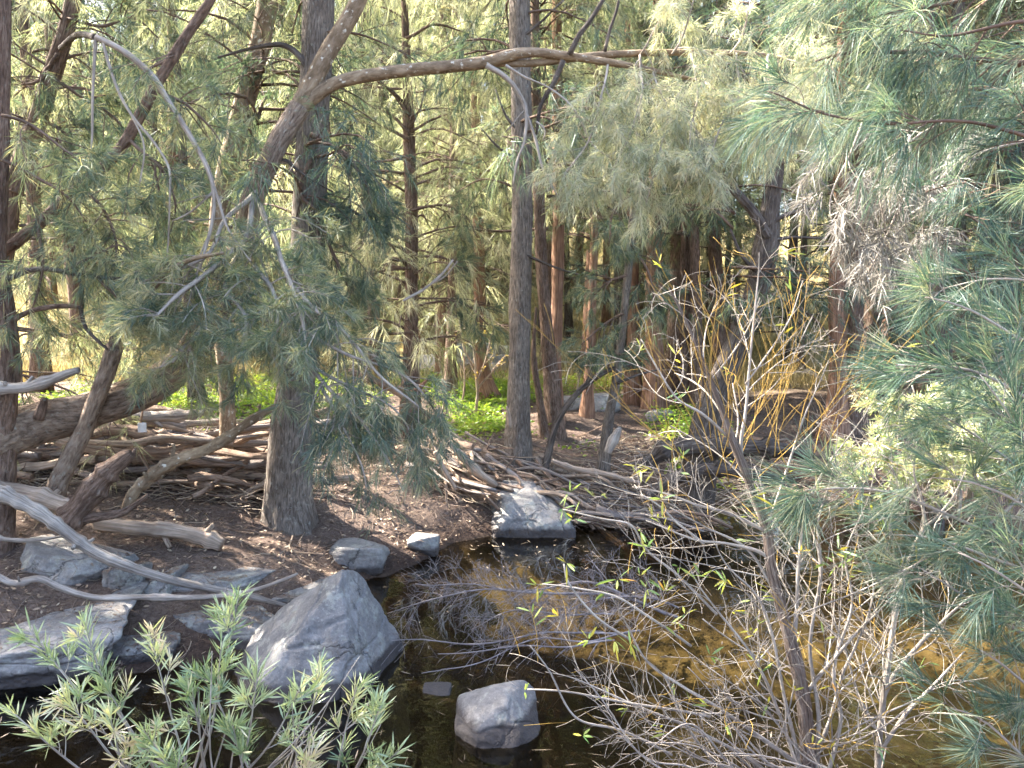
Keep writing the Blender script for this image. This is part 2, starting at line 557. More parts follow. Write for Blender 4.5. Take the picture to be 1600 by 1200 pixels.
def tubes(mb, Pts, R, sides=4, rough=0.0, seed=0, tint=0.5, ridge=0.0, cap=True):
    """N tubes of K points at once: Pts (N,K,3), R (N,K)"""
    Pts = np.asarray(Pts, float)
    R = np.asarray(R, float)
    if len(Pts) == 0:
        return
    N, K, _ = Pts.shape
    T = norm(np.gradient(Pts, axis=1))
    ref = np.zeros((N, 3))
    mt = norm(Pts[:, -1] - Pts[:, 0])
    ref[:, 0] = 1
    ref = np.where(np.abs(mt[:, :1]) > 0.75, np.array([[0, 1.0, 0.13]]), ref)
    ref = ref[:, None, :]
    A = norm(ref - (ref * T).sum(-1, keepdims=True) * T)
    B = np.cross(T, A)
    th = np.linspace(0, 2 * np.pi, sides, endpoint=False)
    L = np.concatenate([np.zeros((N, 1)), np.cumsum(np.linalg.norm(np.diff(Pts, axis=1), axis=2), axis=1)], 1)
    off = np.arange(N)[:, None, None] * 3.7 + seed
    ct, sn = np.cos(th)[None, None], np.sin(th)[None, None]
    rr = np.repeat(R[:, :, None], sides, 2)
    bc = np.stack([ct * R.max(1)[:, None, None] + off + 0 * rr, sn * R.max(1)[:, None, None] + 0 * rr + off, L[:, :, None] + 0 * rr + off], -1)
    if rough > 0:
        q = np.stack([ct * 1.6 + off + 0 * rr, sn * 1.6 + 0 * rr, (L / np.maximum(R.max(1)[:, None], 1e-6))[:, :, None] * 0.28 + 0 * rr + off], -1)
        n = fbm(q.reshape(-1, 3), 3).reshape(rr.shape)
        rr = rr * (1 + rough * n)
    if ridge > 0:
        q = np.stack([ct * 5 + off + 0 * rr, sn * 5 + 0 * rr, L[:, :, None] * 1.6 + 0 * rr + off], -1)
        n = fbm(q.reshape(-1, 3), 2).reshape(rr.shape)
        rr = rr * (1 + ridge * n)
    V = Pts[:, :, None, :] + rr[..., None] * (A[:, :, None, :] * ct[..., None] + B[:, :, None, :] * sn[..., None])
    idx = np.arange(N * K * sides).reshape(N, K, sides)
    a = idx[:, :-1, :]
    b = np.roll(a, -1, 2)
    c = idx[:, 1:, :]
    d = np.roll(c, -1, 2)
    f = np.concatenate([np.stack([a, b, d], -1).reshape(-1, 3), np.stack([a, d, c], -1).reshape(-1, 3)])
    V = V.reshape(-1, 3)
    bc = bc.reshape(-1, 3)
    if cap:
        e0 = N * K * sides + np.arange(N)[:, None] * 2
        s0 = idx[:, 0, :]
        s1 = idx[:, -1, :]
        f = np.concatenate([f, np.stack([np.roll(s0, -1, 1), s0, e0 + 0 * s0], -1).reshape(-1, 3), np.stack([s1, np.roll(s1, -1, 1), e0 + 1 + 0 * s1], -1).reshape(-1, 3)])
        V = np.concatenate([V, np.stack([Pts[:, 0], Pts[:, -1]], 1).reshape(-1, 3)])
        bc = np.concatenate([bc, np.zeros((2 * N, 3)) + 9.0])
    tt = np.full(len(V), tint)
    mb.add(V, f, tt, bc)


def needles(mb, base, d, ln, w, droop=0.15, tint=None, rng=RNG, seg=1, flat=None):
    """thin tapering blades: base (N,3), direction d, length ln, width w"""
    N = len(base)
    if N == 0:
        return
    d = norm(d)
    ln = np.broadcast_to(np.asarray(ln, float), (N,))[:, None]
    w = np.broadcast_to(np.asarray(w, float), (N,))[:, None]
    rv = rng.normal(size=(N, 3)) if flat is None else flat
    s = norm(np.cross(d, rv)) * w * 0.5
    tint = np.full(N, 0.5) if tint is None else tint
    tip = base + d * ln + np.array([0, 0, -1.0]) * droop * ln
    if seg == 1:
        V = np.stack([base - s, base + s, tip], 1).reshape(-1, 3)
        f = np.arange(N * 3).reshape(N, 3)
        mb.add(V, f, np.repeat(tint, 3))
    elif seg == 2:
        mid = base + d * ln * 0.55 + np.array([0, 0, -1.0]) * droop * ln * 0.22
        V = np.stack([base - s * 0.8, base + s * 0.8, mid - s, mid + s, tip], 1).reshape(-1, 3)
        o = np.arange(N)[:, None] * 5
        f = np.concatenate([o + np.array([[0, 1, 3]]), o + np.array([[0, 3, 2]]), o + np.array([[2, 3, 4]])])
        mb.add(V, f, np.repeat(tint, 5))
    else:  # lance leaf
        m1 = base + d * ln * 0.4 + np.array([0, 0, -1.0]) * droop * ln * 0.16
        m2 = base + d * ln * 0.75 + np.array([0, 0, -1.0]) * droop * ln * 0.5
        V = np.stack([base, m1 - s, m1 + s, m2 - s * 0.7, m2 + s * 0.7, tip], 1).reshape(-1, 3)
        o = np.arange(N)[:, None] * 6
        f = np.concatenate([o + np.array([[0, 2, 1]]), o + np.array([[1, 2, 4]]), o + np.array([[1, 4, 3]]), o + np.array([[3, 4, 5]])])
        mb.add(V, f, np.repeat(tint, 6))


def perp_rand(d, rng):
    r = rng.normal(size=d.shape)
    return norm(r - (r * d).sum(-1, keepdims=True) * d)


def side_shoots(Pts, R, rng, n_each, tmin, tmax, ln, spread=0.9, up=0.0, droop=0.3, K=5, wig=0.08, rscale=0.45, taper=True):
    """grow n_each shoots off each of N parent lines; returns (Pts, R) of N*n_each lines"""
    Pts = np.asarray(Pts, float)
    N, K0, _ = Pts.shape
    if N == 0:
        return np.zeros((0, K, 3)), np.zeros((0, K))
    t = rng.uniform(tmin, tmax, (N, n_each))
    fi = t * (K0 - 1)
    i = np.clip(fi.astype(int), 0, K0 - 2)
    fr = (fi - i)[..., None]
    n = np.arange(N)[:, None]
    b = Pts[n, i] * (1 - fr) + Pts[n, i + 1] * fr
    d = norm(Pts[n, i + 1] - Pts[n, i])
    r0 = (R[n, i] * (1 - fr[..., 0]) + R[n, i + 1] * fr[..., 0]) * rscale
    pd = perp_rand(d, rng)
    dd = norm(d * (1 - 0.35 * spread) + pd * spread + np.array([0, 0, up]))
    L = ln * rng.uniform(0.55, 1.25, t.shape)
    if taper:
        L = L * (1.15 - 0.6 * t)
    s = np.linspace(0, 1, K)
    q = b[..., None, :] + dd[..., None, :] * (L[..., None] * s)[..., None]
    q[..., 2] -= droop * (L[..., None] * s ** 2)
    w = perp_rand(dd, rng)
    q = q + w[..., None, :] * (np.sin(s * rng.uniform(2, 5, t.shape)[..., None]) * wig * L[..., None])[..., None]
    rr = r0[..., None] * np.linspace(1, 0.35, K)
    return q.reshape(-1, K, 3), rr.reshape(-1, K)


def tufts(mb, Pts, rng, n_each, ln, w, angle=0.6, droop=0.2, t0=0.25, mu=0.45, sd=0.14, jit=0.12, seg=1, gravity=0.0, drymix=0.0):
    """needles along N twigs"""
    Pts = np.asarray(Pts, float)
    N, K, _ = Pts.shape
    if N == 0:
        return
    t = rng.uniform(t0, 1, (N, n_each))
    fi = t * (K - 1)
    i = np.clip(fi.astype(int), 0, K - 2)
    fr = (fi - i)[..., None]
    n = np.arange(N)[:, None]
    b = (Pts[n, i] * (1 - fr) + Pts[n, i + 1] * fr).reshape(-1, 3)
    d = norm(Pts[n, i + 1] - Pts[n, i]).reshape(-1, 3)
    pd = perp_rand(d, rng)
    a = angle * rng.uniform(0.4, 1.4, len(d))[:, None]
    dd = norm(d * np.cos(a) + pd * np.sin(a) + np.array([0, 0, -gravity]))
    tt = np.repeat(np.clip(rng.normal(mu, sd, N), 0, 1), n_each) + rng.normal(0, jit, N * n_each)
    if drymix > 0:
        tt = np.where(rng.random(N * n_each) < drymix, rng.uniform(0.85, 1.0, N * n_each), tt)
    needles(mb, b, dd, ln * rng.uniform(0.6, 1.25, len(b)), w, droop * rng.uniform(0.3, 1.7, (len(b), 1)), np.clip(tt, 0, 1), rng, seg)


# ------------------------------------------------------------------ pixel polylines -> world
def line(pts, Y0=None):
    """[(px, py, width_px[, Y])...] -> world points and radii"""
    out, rad, Y = [], [], Y0
    for q in pts:
        if len(q) > 3:
            Y = q[3]
        p = P(q[0], q[1], Y)
        out.append(p)
        rad.append(q[2] * 0.5 * Y / F)
    return np.array(out), np.array(rad)


def tubes_line(mb, pts, rad, sides=10, step=0.07, rough=0.1, ridge=0.0, seed=0, kmin=6, wig=0.0, knots=0.0):
    L = np.linalg.norm(np.diff(pts, axis=0), axis=1).sum()
    n = max(kmin, int(L / step))
    q = spline(np.hstack([pts, rad[:, None]]), n)
    if wig > 0:
        s = np.linspace(0, L, n)
        a = np.stack([vnoise(np.stack([s * 2.2 + 11.1 * k + seed, 0 * s + k, 0 * s + seed], -1)) for k in range(3)], -1)
        q[:, :3] += a * wig * np.minimum(1, np.linspace(0, 4, n))[:, None]
    if knots > 0:
        s = np.linspace(0, L, n)
        kr = np.random.default_rng(seed + 5)
        for _ in range(max(1, int(L * knots))):
            q[:, 3] *= 1 + kr.uniform(0.1, 0.4) * np.exp(-((s - kr.uniform(0, L)) / kr.uniform(0.02, 0.05)) ** 2)
    tubes(mb, q[None, :, :3], np.maximum(q[None, :, 3], 0.0015), sides, rough, seed, ridge=ridge)
    return q[:, :3], np.maximum(q[:, 3], 0.0015)


def resample(q, r, K):
    i = np.linspace(0, len(q) - 1, K).round().astype(int)
    return q[i], r[i]


# ------------------------------------------------------------------ ground, water
def build_setting():
    xs = np.concatenate([-np.geomspace(8.0, 160, 60)[::-1], np.arange(-7.9, 7.95, 0.075), np.geomspace(8.0, 160, 60)])
    ys = np.concatenate([np.linspace(-14, -0.6, 14), np.arange(-0.5, 15.0, 0.075), np.geomspace(15.1, 260, 90)])
    X, Y = np.meshgrid(xs, ys)
    Z = height(X.ravel(), Y.ravel())
    V = np.stack([X.ravel(), Y.ravel(), Z], -1)
    nx, ny = len(xs), len(ys)
    i = np.arange(nx * ny).reshape(ny, nx)
    a, b, c, d = i[:-1, :-1], i[:-1, 1:], i[1:, 1:], i[1:, :-1]
    f = np.concatenate([np.stack([a, b, c], -1).reshape(-1, 3), np.stack([a, c, d], -1).reshape(-1, 3)])
    mb = MB()
    mb.add(V, f)
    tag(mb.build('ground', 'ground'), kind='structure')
    xs = np.linspace(-10, 8, 60)
    ys = np.linspace(2.6, 13, 40)
    X, Y = np.meshgrid(xs, ys)
    nx, ny = len(xs), len(ys)
    V = np.stack([X.ravel(), Y.ravel(), 0 * X.ravel()], -1)
    i = np.arange(nx * ny).reshape(ny, nx)
    a, b, c, d = i[:-1, :-1], i[:-1, 1:], i[1:, 1:], i[1:, :-1]
    f = np.concatenate([np.stack([a, b, c], -1).reshape(-1, 3), np.stack([a, c, d], -1).reshape(-1, 3)])
    mb = MB()
    mb.add(V, f)
    tag(mb.build('creek_water', 'water'), kind='structure')


# ------------------------------------------------------------------ rocks
def ico(sub):
    import bmesh
    bm = bmesh.new()
    bmesh.ops.create_icosphere(bm, subdivisions=sub, radius=1)
    v = np.array([q.co[:] for q in bm.verts])
    f = np.array([[q.index for q in t.verts] for t in bm.faces])
    bm.free()
    return v, f


ICO = {5: ico(5), 4: ico(4), 6: ico(6), 7: ico(7)}


def rock(name, mat, center, planes, label, seed=0, sub=6, rough=0.02, sharp=26, group=None, scale=(1, 1, 1), big=0.05, rot=0.0):
    """boulder: soft intersection of half-spaces (nx, ny, nz, distance)"""
    u, f = ICO[sub]
    pl = np.array(planes, float)
    n = norm(pl[:, :3])
    dist = pl[:, 3]
    c = (u @ n.T) / dist
    g = np.maximum(c, 0.02)
    inv = (g ** sharp).sum(1) ** (1 / sharp)
    r = 1 / inv
    v = u * r[:, None]
    s = float(np.median(r))
    v = v * (1 + big * fbm(v / s * 1.3 + seed * 7.7, 3)[:, None]) + norm(v) * (rough * s * fbm(v / s * 7 + seed, 4))[:, None]
    # a few shallow joints
    cr = np.abs(vnoise(v / s * 1.5 + 31 + seed))
    v = v - norm(v) * (0.035 * s * smooth(0.05, 0.0, cr))[:, None]
    v = v * np.array(scale)
    cz, sz = math.cos(rot), math.sin(rot)
    v = v @ np.array([[cz, sz, 0], [-sz, cz, 0], [0, 0, 1]])
    mb = MB()
    mb.add(v + np.asarray(center), f)
    o = mb.build(name, mat, origin=center)
    return tag(o, label, 'rock', group)


def rand_planes(seed, n=11, flat=None):
    r = np.random.default_rng(seed)
    d = norm(r.normal(size=(n, 3)))
    q = np.hstack([d, r.uniform(0.78, 1.0, (n, 1))])
    base = np.array([[1, 0, 0, 1], [-1, 0, 0, 1], [0, 1, 0, 1], [0, -1, 0, 1], [0, 0, 1, 0.85], [0, 0, -1, 1]])
    return np.vstack([q, base])


def build_rocks():
    # tall pointed boulder
    c = P(512, 1060, 5.55)
    c[2] = 0.02
    pl = [(-0.66, -0.30, 0.70, 0.44), (0.93, -0.22, 0.36, 0.405), (0.06, -0.88, 0.47, 0.46), (-0.35, 0.6, 0.75, 0.52), (0.2, 0.9, 0.4, 0.45),
          (-1, 0.05, 0.12, 0.66), (-0.75, -0.66, 0.25, 0.60), (0.66, -0.74, 0.20, 0.475), (0, 0, -1, 0.5), (1, 0.2, 0.0, 0.58), (-0.3, -0.92, 0.34, 0.54)]
    rock('boulder', 'rock_blue', c, pl, 'tall pointed grey boulder standing at the edge of the dark pool', 3, sub=7, sharp=60, big=0.05, rough=0.014)
    c = P(775, 1105, 4.75)
    c[2] = 0.0
    pl = [(-0.55, -0.25, 0.8, 0.20), (0.75, -0.25, 0.6, 0.225), (0, 0, 1, 0.25), (0.1, -0.8, 0.55, 0.235), (0, 1, 0.2, 0.25), (-1, 0, 0.05, 0.255), (1, 0.1, 0, 0.265),
          (0, -1, 0.1, 0.30), (0, 0, -1, 0.3), (-0.7, -0.7, 0.1, 0.27), (0.6, -0.7, 0.1, 0.29), (-0.25, 0.5, 0.8, 0.25)]
    rock('boulder', 'rock_blue', c, pl, 'rounded blue grey boulder sitting alone in the dark water at the front', 5, sharp=24, big=0.05, scale=(1.04, 1.0, 0.9), rough=0.014)
    c = P(822, 815, 9.5)
    c[2] = 0.08
    pl = [(-0.85, -0.3, 0.42, 0.46), (0.52, -0.2, 0.82, 0.43), (-0.12, -0.2, 1, 0.45), (0.0, -0.85, 0.52, 0.46), (0, 1, 0.2, 0.5), (-1, 0, 0.1, 0.52), (1, 0, 0.1, 0.56), (0, 0, -1, 0.5), (0, -1, 0.1, 0.50)]
    rock('boulder', 'rock_blue', c, pl, 'pale grey boulder at the water end of the stick pile', 8, sharp=20, big=0.05, scale=(1.0, 1.0, 0.84))
    c = G(662, 858)
    rock('stone', 'rock_blue', c + np.array([0, 0, 0.05]), rand_planes(4), 'small dark stone at the muddy waterline between the boulders', 12, 5, scale=(0.17, 0.15, 0.125), sharp=18)
    c = G(553, 868)
    rock('stone', 'rock_blue', c + np.array([0, 0.05, 0.0]), rand_planes(6), 'low flat grey rock half buried in the bank behind the pointed boulder', 14, 5, scale=(0.34, 0.28, 0.17), sharp=18)
    c = Pz(683, 1080, -0.01)
    rock('stone', 'rock_blue', c, rand_planes(9), 'flat stone barely breaking the water beside the front boulder', 15, 5, scale=(0.10, 0.09, 0.045), sharp=16)
    # bedrock slabs along the left edge
    slabs = [
        ((20, 1020), 0.06, (0.72, 0.52, 0.36), 21, 'broad grey bedrock slab at the left edge of the pool', 0.08),
        ((95, 893), 0.08, (0.46, 0.34, 0.26), 22, 'cracked pale slab of bedrock under the long white pole', -0.1),
        ((188, 912), 0.05, (0.17, 0.26, 0.22), 23, 'narrow bedrock block wedged beside the cracked pale slab', 0.1),
        ((238, 925), 0.04, (0.19, 0.26, 0.20), 27, 'small square bedrock block with a flat top behind the ledges', -0.1),
        ((345, 980), 0.04, (0.46, 0.28, 0.26), 24, 'dark bedrock ledge beside the pointed boulder', -0.12),
        ((205, 1010), 0.0, (0.36, 0.32, 0.24), 25, 'brown littered bedrock ledge between two grey slabs', 0.15),
        ((330, 905), 0.0, (0.42, 0.30, 0.10), 26, 'thin sunken slab below the broken log', 0.05),
        ((450, 930), 0.0, (0.34, 0.24, 0.09), 28, 'thin sunken slab behind the pointed boulder', 0.3),
    ]
    for (px, py), dz, sc, sd, lab, rot in slabs:
        c = G(px, py) + np.array([0, 0.1, dz - sc[2] * 0.35])
        rr_ = np.random.default_rng(sd)
        pl = []
        for n_, d_ in (((1, 0, 0), 0.9), ((-1, 0, 0), 0.9), ((0, 1, 0), 0.9), ((0, -1, 0), 0.85), ((0, 0, 1), 0.62), ((0, 0, -1), 1)):
            pl.append(tuple(np.array(n_) + rr_.normal(0, 0.13, 3)) + (d_,))
        for _ in range(4):
            v_ = norm(rr_.normal(size=3) + np.array([0, -0.4, 0.3]))
            pl.append(tuple(v_) + (rr_.uniform(0.8, 0.98),))
        rock('bedrock_slab', 'rock_blue', c, pl, lab, sd, 7, scale=sc, sharp=30, rough=0.022, rot=rot, group='bedrock slabs at the left of the pool', big=0.10)
    far = [((888, 640), 0.34, 'grey rock on the sunny ground right of the central trunk'), ((938, 640), 0.42, 'large grey rock beside the orange trunk in the clearing'),
           ((1030, 655), 0.25, 'low pale rock on the bare ground beneath the reddish trunks')]
    for k, ((px, py), s, lab) in enumerate(far):
        c = G(px, py)
        rock('stone', 'rock_tan', c + np.array([0, 0, s * 0.2]), rand_planes(40 + k), lab, 50 + k, 4, scale=(s, s * 0.8, s * 0.6))
    r = np.random.default_rng(5)
    for k in range(14):
        px = r.uniform(600, 800)
        c = G(px, r.uniform(545, 585))
        s = r.uniform(0.25, 0.6)
        rock('stone', 'rock_tan', c + np.array([0, 0, s * 0.3]), rand_planes(60 + k), 'grey stone in the rocky slope behind the bright green patch', 70 + k, 4,
             scale=(s * 1.2, s * 0.8, s * 0.75), group='stones on the slope behind the green patch')


# ------------------------------------------------------------------ tree parts
def generic_crown(seed, Ht, h0, Lmax, nb, nneedle, wneedle, mu):
    """branches and needles of a casuarina with its foot at the origin"""
    r = np.random.default_rng(seed)
    hb = h0 + (Ht - h0) * r.random(nb) ** 0.85
    az = r.uniform(0, 2 * np.pi, nb)
    L = Lmax * (1.05 - 0.75 * ((hb - h0) / (Ht - h0)) ** 1.3) * r.uniform(0.55, 1.2, nb)
    up = r.uniform(0.1, 0.75, nb)
    d = norm(np.stack([np.cos(az), np.sin(az), up], -1))
    K = 7
    s = np.linspace(0, 1, K)
    q = np.zeros((nb, K, 3))
    q[:, :, 2] = hb[:, None]
    q += d[:, None, :] * (L[:, None] * s)[..., None]
    q[:, :, 2] -= 0.38 * L[:, None] * s ** 2.2
    w = perp_rand(d, r)
    q += w[:, None, :] * (np.sin(s * 5)[None] * 0.06 * L[:, None])[..., None]
    R = (0.010 + 0.009 * L)[:, None] * np.linspace(1, 0.25, K)
    br, fo = MB(), MB()
    tubes(br, q, R, 4)
    q1, R1 = side_shoots(q, R, r, 7, 0.25, 1.0, Lmax * 0.42, 0.8, 0.15, 0.45, 5)
    tubes(br, q1, np.maximum(R1, 0.004), 3, cap=False)
    q2, R2 = side_shoots(q1, R1, r, 3, 0.3, 1.0, 0.45, 0.8, 0.1, 0.4, 4)
    clump = np.clip(np.repeat(r.normal(mu, 0.2, nb), 7) + r.normal(0, 0.12, nb * 7), 0.02, 1.0)
    tufts_by(fo, q2, r, nneedle, 0.27, wneedle, 0.5, 0.5, np.repeat(clump, 3))
    return br, fo


def tufts_by(mb, Pts, rng, n_each, ln, w, angle, droop, mus, seg=1):
    N, K, _ = Pts.shape
    t = rng.uniform(0.0, 1, (N, n_each))
    fi = t * (K - 1)
    i = np.clip(fi.astype(int), 0, K - 2)
    fr = (fi - i)[..., None]
    n = np.arange(N)[:, None]
    b = (Pts[n, i] * (1 - fr) + Pts[n, i + 1] * fr).reshape(-1, 3)
    d = norm(Pts[n, i + 1] - Pts[n, i]).reshape(-1, 3)
    pd = perp_rand(d, rng)
    a = angle * rng.uniform(0.4, 1.5, len(d))[:, None]
    dd = norm(d * np.cos(a) + pd * np.sin(a))
    tt = np.repeat(mus, n_each) + rng.normal(0, 0.1, N * n_each)
    needles(mb, b, dd, ln * rng.uniform(0.6, 1.25, len(b)), w, droop * rng.uniform(0.2, 1.6, (len(b), 1)), np.clip(tt, 0, 1), rng, seg)


VAR = []


def build_variants():
    spec = [(101, 13, 1.6, 2.6, 62, 16, 0.010, 0.60, 'fol_olive'), (102, 14, 2.4, 2.3, 60, 16, 0.010, 0.16, 'fol_blue'), (103, 12, 1.2, 2.4, 60, 16, 0.010, 0.74, 'fol_olive'),
            (104, 15, 4.0, 2.2, 52, 15, 0.010, 0.24, 'fol_blue'), (105, 13, 3.2, 2.5, 52, 15, 0.010, 0.5, 'fol_olive'), (106, 11, 0.8, 2.2, 60, 16, 0.010, 0.22, 'fol_blue'),
            (107, 14, 4.6, 2.2, 50, 16, 0.010, 0.66, 'fol_olive'), (108, 15, 5.2, 2.0, 50, 16, 0.010, 0.35, 'fol_olive')]
    for s, Ht, h0, Lm, nb, nn, wn, mu, mat in spec:
        br, fo = generic_crown(s, Ht, h0, Lm, nb, nn, wn, mu)
        VAR.append((Ht, br.mesh('branches', 'twig_brown'), fo.mesh('crown', mat)))


def put_crown(tree, k, Ht, rot, sxy=1.0, branches=True, tiltx=0.0, tilty=0.0, top=None):
    h, mbr, mfo = VAR[k]
    for nm, me in (('branches', mbr), ('crown', mfo)):
        if nm == 'branches' and not branches:
            continue
        o = bpy.data.objects.new(nm, me)
        COL.objects.link(o)
        o.parent = tree
        o.rotation_euler = (tiltx, tilty, rot)
        o.scale = (sxy, sxy, Ht / h)


def trunk_tree(name, pts, Y0, mat, label, group=None, crown=None, sides=18, ridge=0.05, rough=0.1, flare=1.35, crot=0.0, cs=1.0, extra_h=0.0):
    """a tree whose trunk follows pixels; the foot is sunk into the terrain"""
    p, r = line(pts, Y0)
    foot = p[0].copy()
    foot[2] = H(foot[0], foot[1])
    if abs(foot[2] - p[0][2]) > 0.02:
        p[0][2] = foot[2] - 0.03
    low = p[0] - np.array([0, 0, 0.18])
    p = np.vstack([low, p])
    r = np.concatenate([[r[0] * flare * 1.15], [r[0] * flare], r[1:]])
    t = empty(name, foot, label, 'tree', group)
    mb = MB()
    q, rr = tubes_line(mb, p, r, sides, 0.06, rough, ridge, seed=int(abs(pts[0][0])))
    mb.build('trunk', mat, t)
    if crown is not None:
        top = q[-1]
        Ht = top[2] - foot[2] + 0.4
        h, mbr, mfo = VAR[crown]
        for nm, me in (('branches', mbr), ('crown', mfo)):
            o = bpy.data.objects.new(nm, me)
            COL.objects.link(o)
            o.parent = t
            o.rotation_euler = (0, 0, crot)
            o.scale = (cs, cs, Ht / h)
            # lean the crown with the trunk by a shear-free tilt
            v = Vector((top - foot).tolist()).normalized()
            o.rotation_mode = 'QUATERNION'
            o.rotation_quaternion = Vector((0, 0, 1)).rotation_difference(v) @ __import__('mathutils').Quaternion((0, 0, 1), crot)
    return t, q, rr


def limb(t, pts, Y0, mat, name='limb', sides=10, rough=0.08, ridge=0.0, wig=0.0, seed=1):
    p, r = line(pts, Y0)
    mb = MB()
    q, rr = tubes_line(mb, p, r, sides, 0.05, rough, ridge, seed, wig=wig)
    mb.build(name, mat, t)
    return q, rr


def bough(t, lines, Y0, rng, limb_mat='twig_brown', fol='fol_blue', n1=12, l1=0.6, n2=5, l2=0.25, nn=26, ln=0.16, w=0.004, angle=0.7, droop=0.2, mu=0.45,
          tdroop=0.25, tmin=0.15, up=0.0, seg=1, spread=0.9, drymix=0.1, sd=0.14, limb_name='bough', foliage_name='foliage', t0=0.15, grav=0.0, thin=1.0):
    """leafy boughs that follow pixels: limb, twigs and needle tufts"""
    for k, pts in enumerate(lines):
        mb, tw, fo = MB(), MB(), MB()
        p, r = line(pts, Y0)
        q, rr = tubes_line(mb, p, r * thin, 6, 0.05, 0.08, 0, k * 3 + 1, wig=0.03)
        a, b = resample(q, rr, 12)
        L = np.linalg.norm(np.diff(p, axis=0), axis=1).sum()
        m1 = max(2, int(n1 * L))
        q1, R1 = side_shoots(a[None], b[None], rng, m1, tmin, 1.0, l1, spread, up, tdroop, 6, rscale=0.5)
        R1 = np.clip(R1, 0.0016, 0.008)
        tubes(tw, q1, R1, 3, cap=False)
        q2, R2 = side_shoots(q1, R1, rng, n2, 0.25, 1.0, l2, spread * 0.9, up, tdroop, 4)
        R2 = np.clip(R2, 0.0014, 0.004)
        tubes(tw, q2, R2, 3, cap=False)
        mk = float(np.clip(mu + rng.normal(0, 0.06), 0.05, 0.9))
        tufts(fo, q2, rng, nn, ln, w, angle, droop, t0, mk, sd, seg=seg, drymix=drymix, gravity=grav)
        tufts(fo, q1, rng, nn, ln, w, angle, droop, 0.45, mk, sd, seg=seg, drymix=drymix, gravity=grav)
        lb = mb.build(limb_name, limb_mat, t)
        ORI[lb.name] = ORI[t.name]
        tw.build('twigs', limb_mat, lb)['kind'] = 'stuff'
        fo.build(foliage_name, fol, lb)['kind'] = 'stuff'


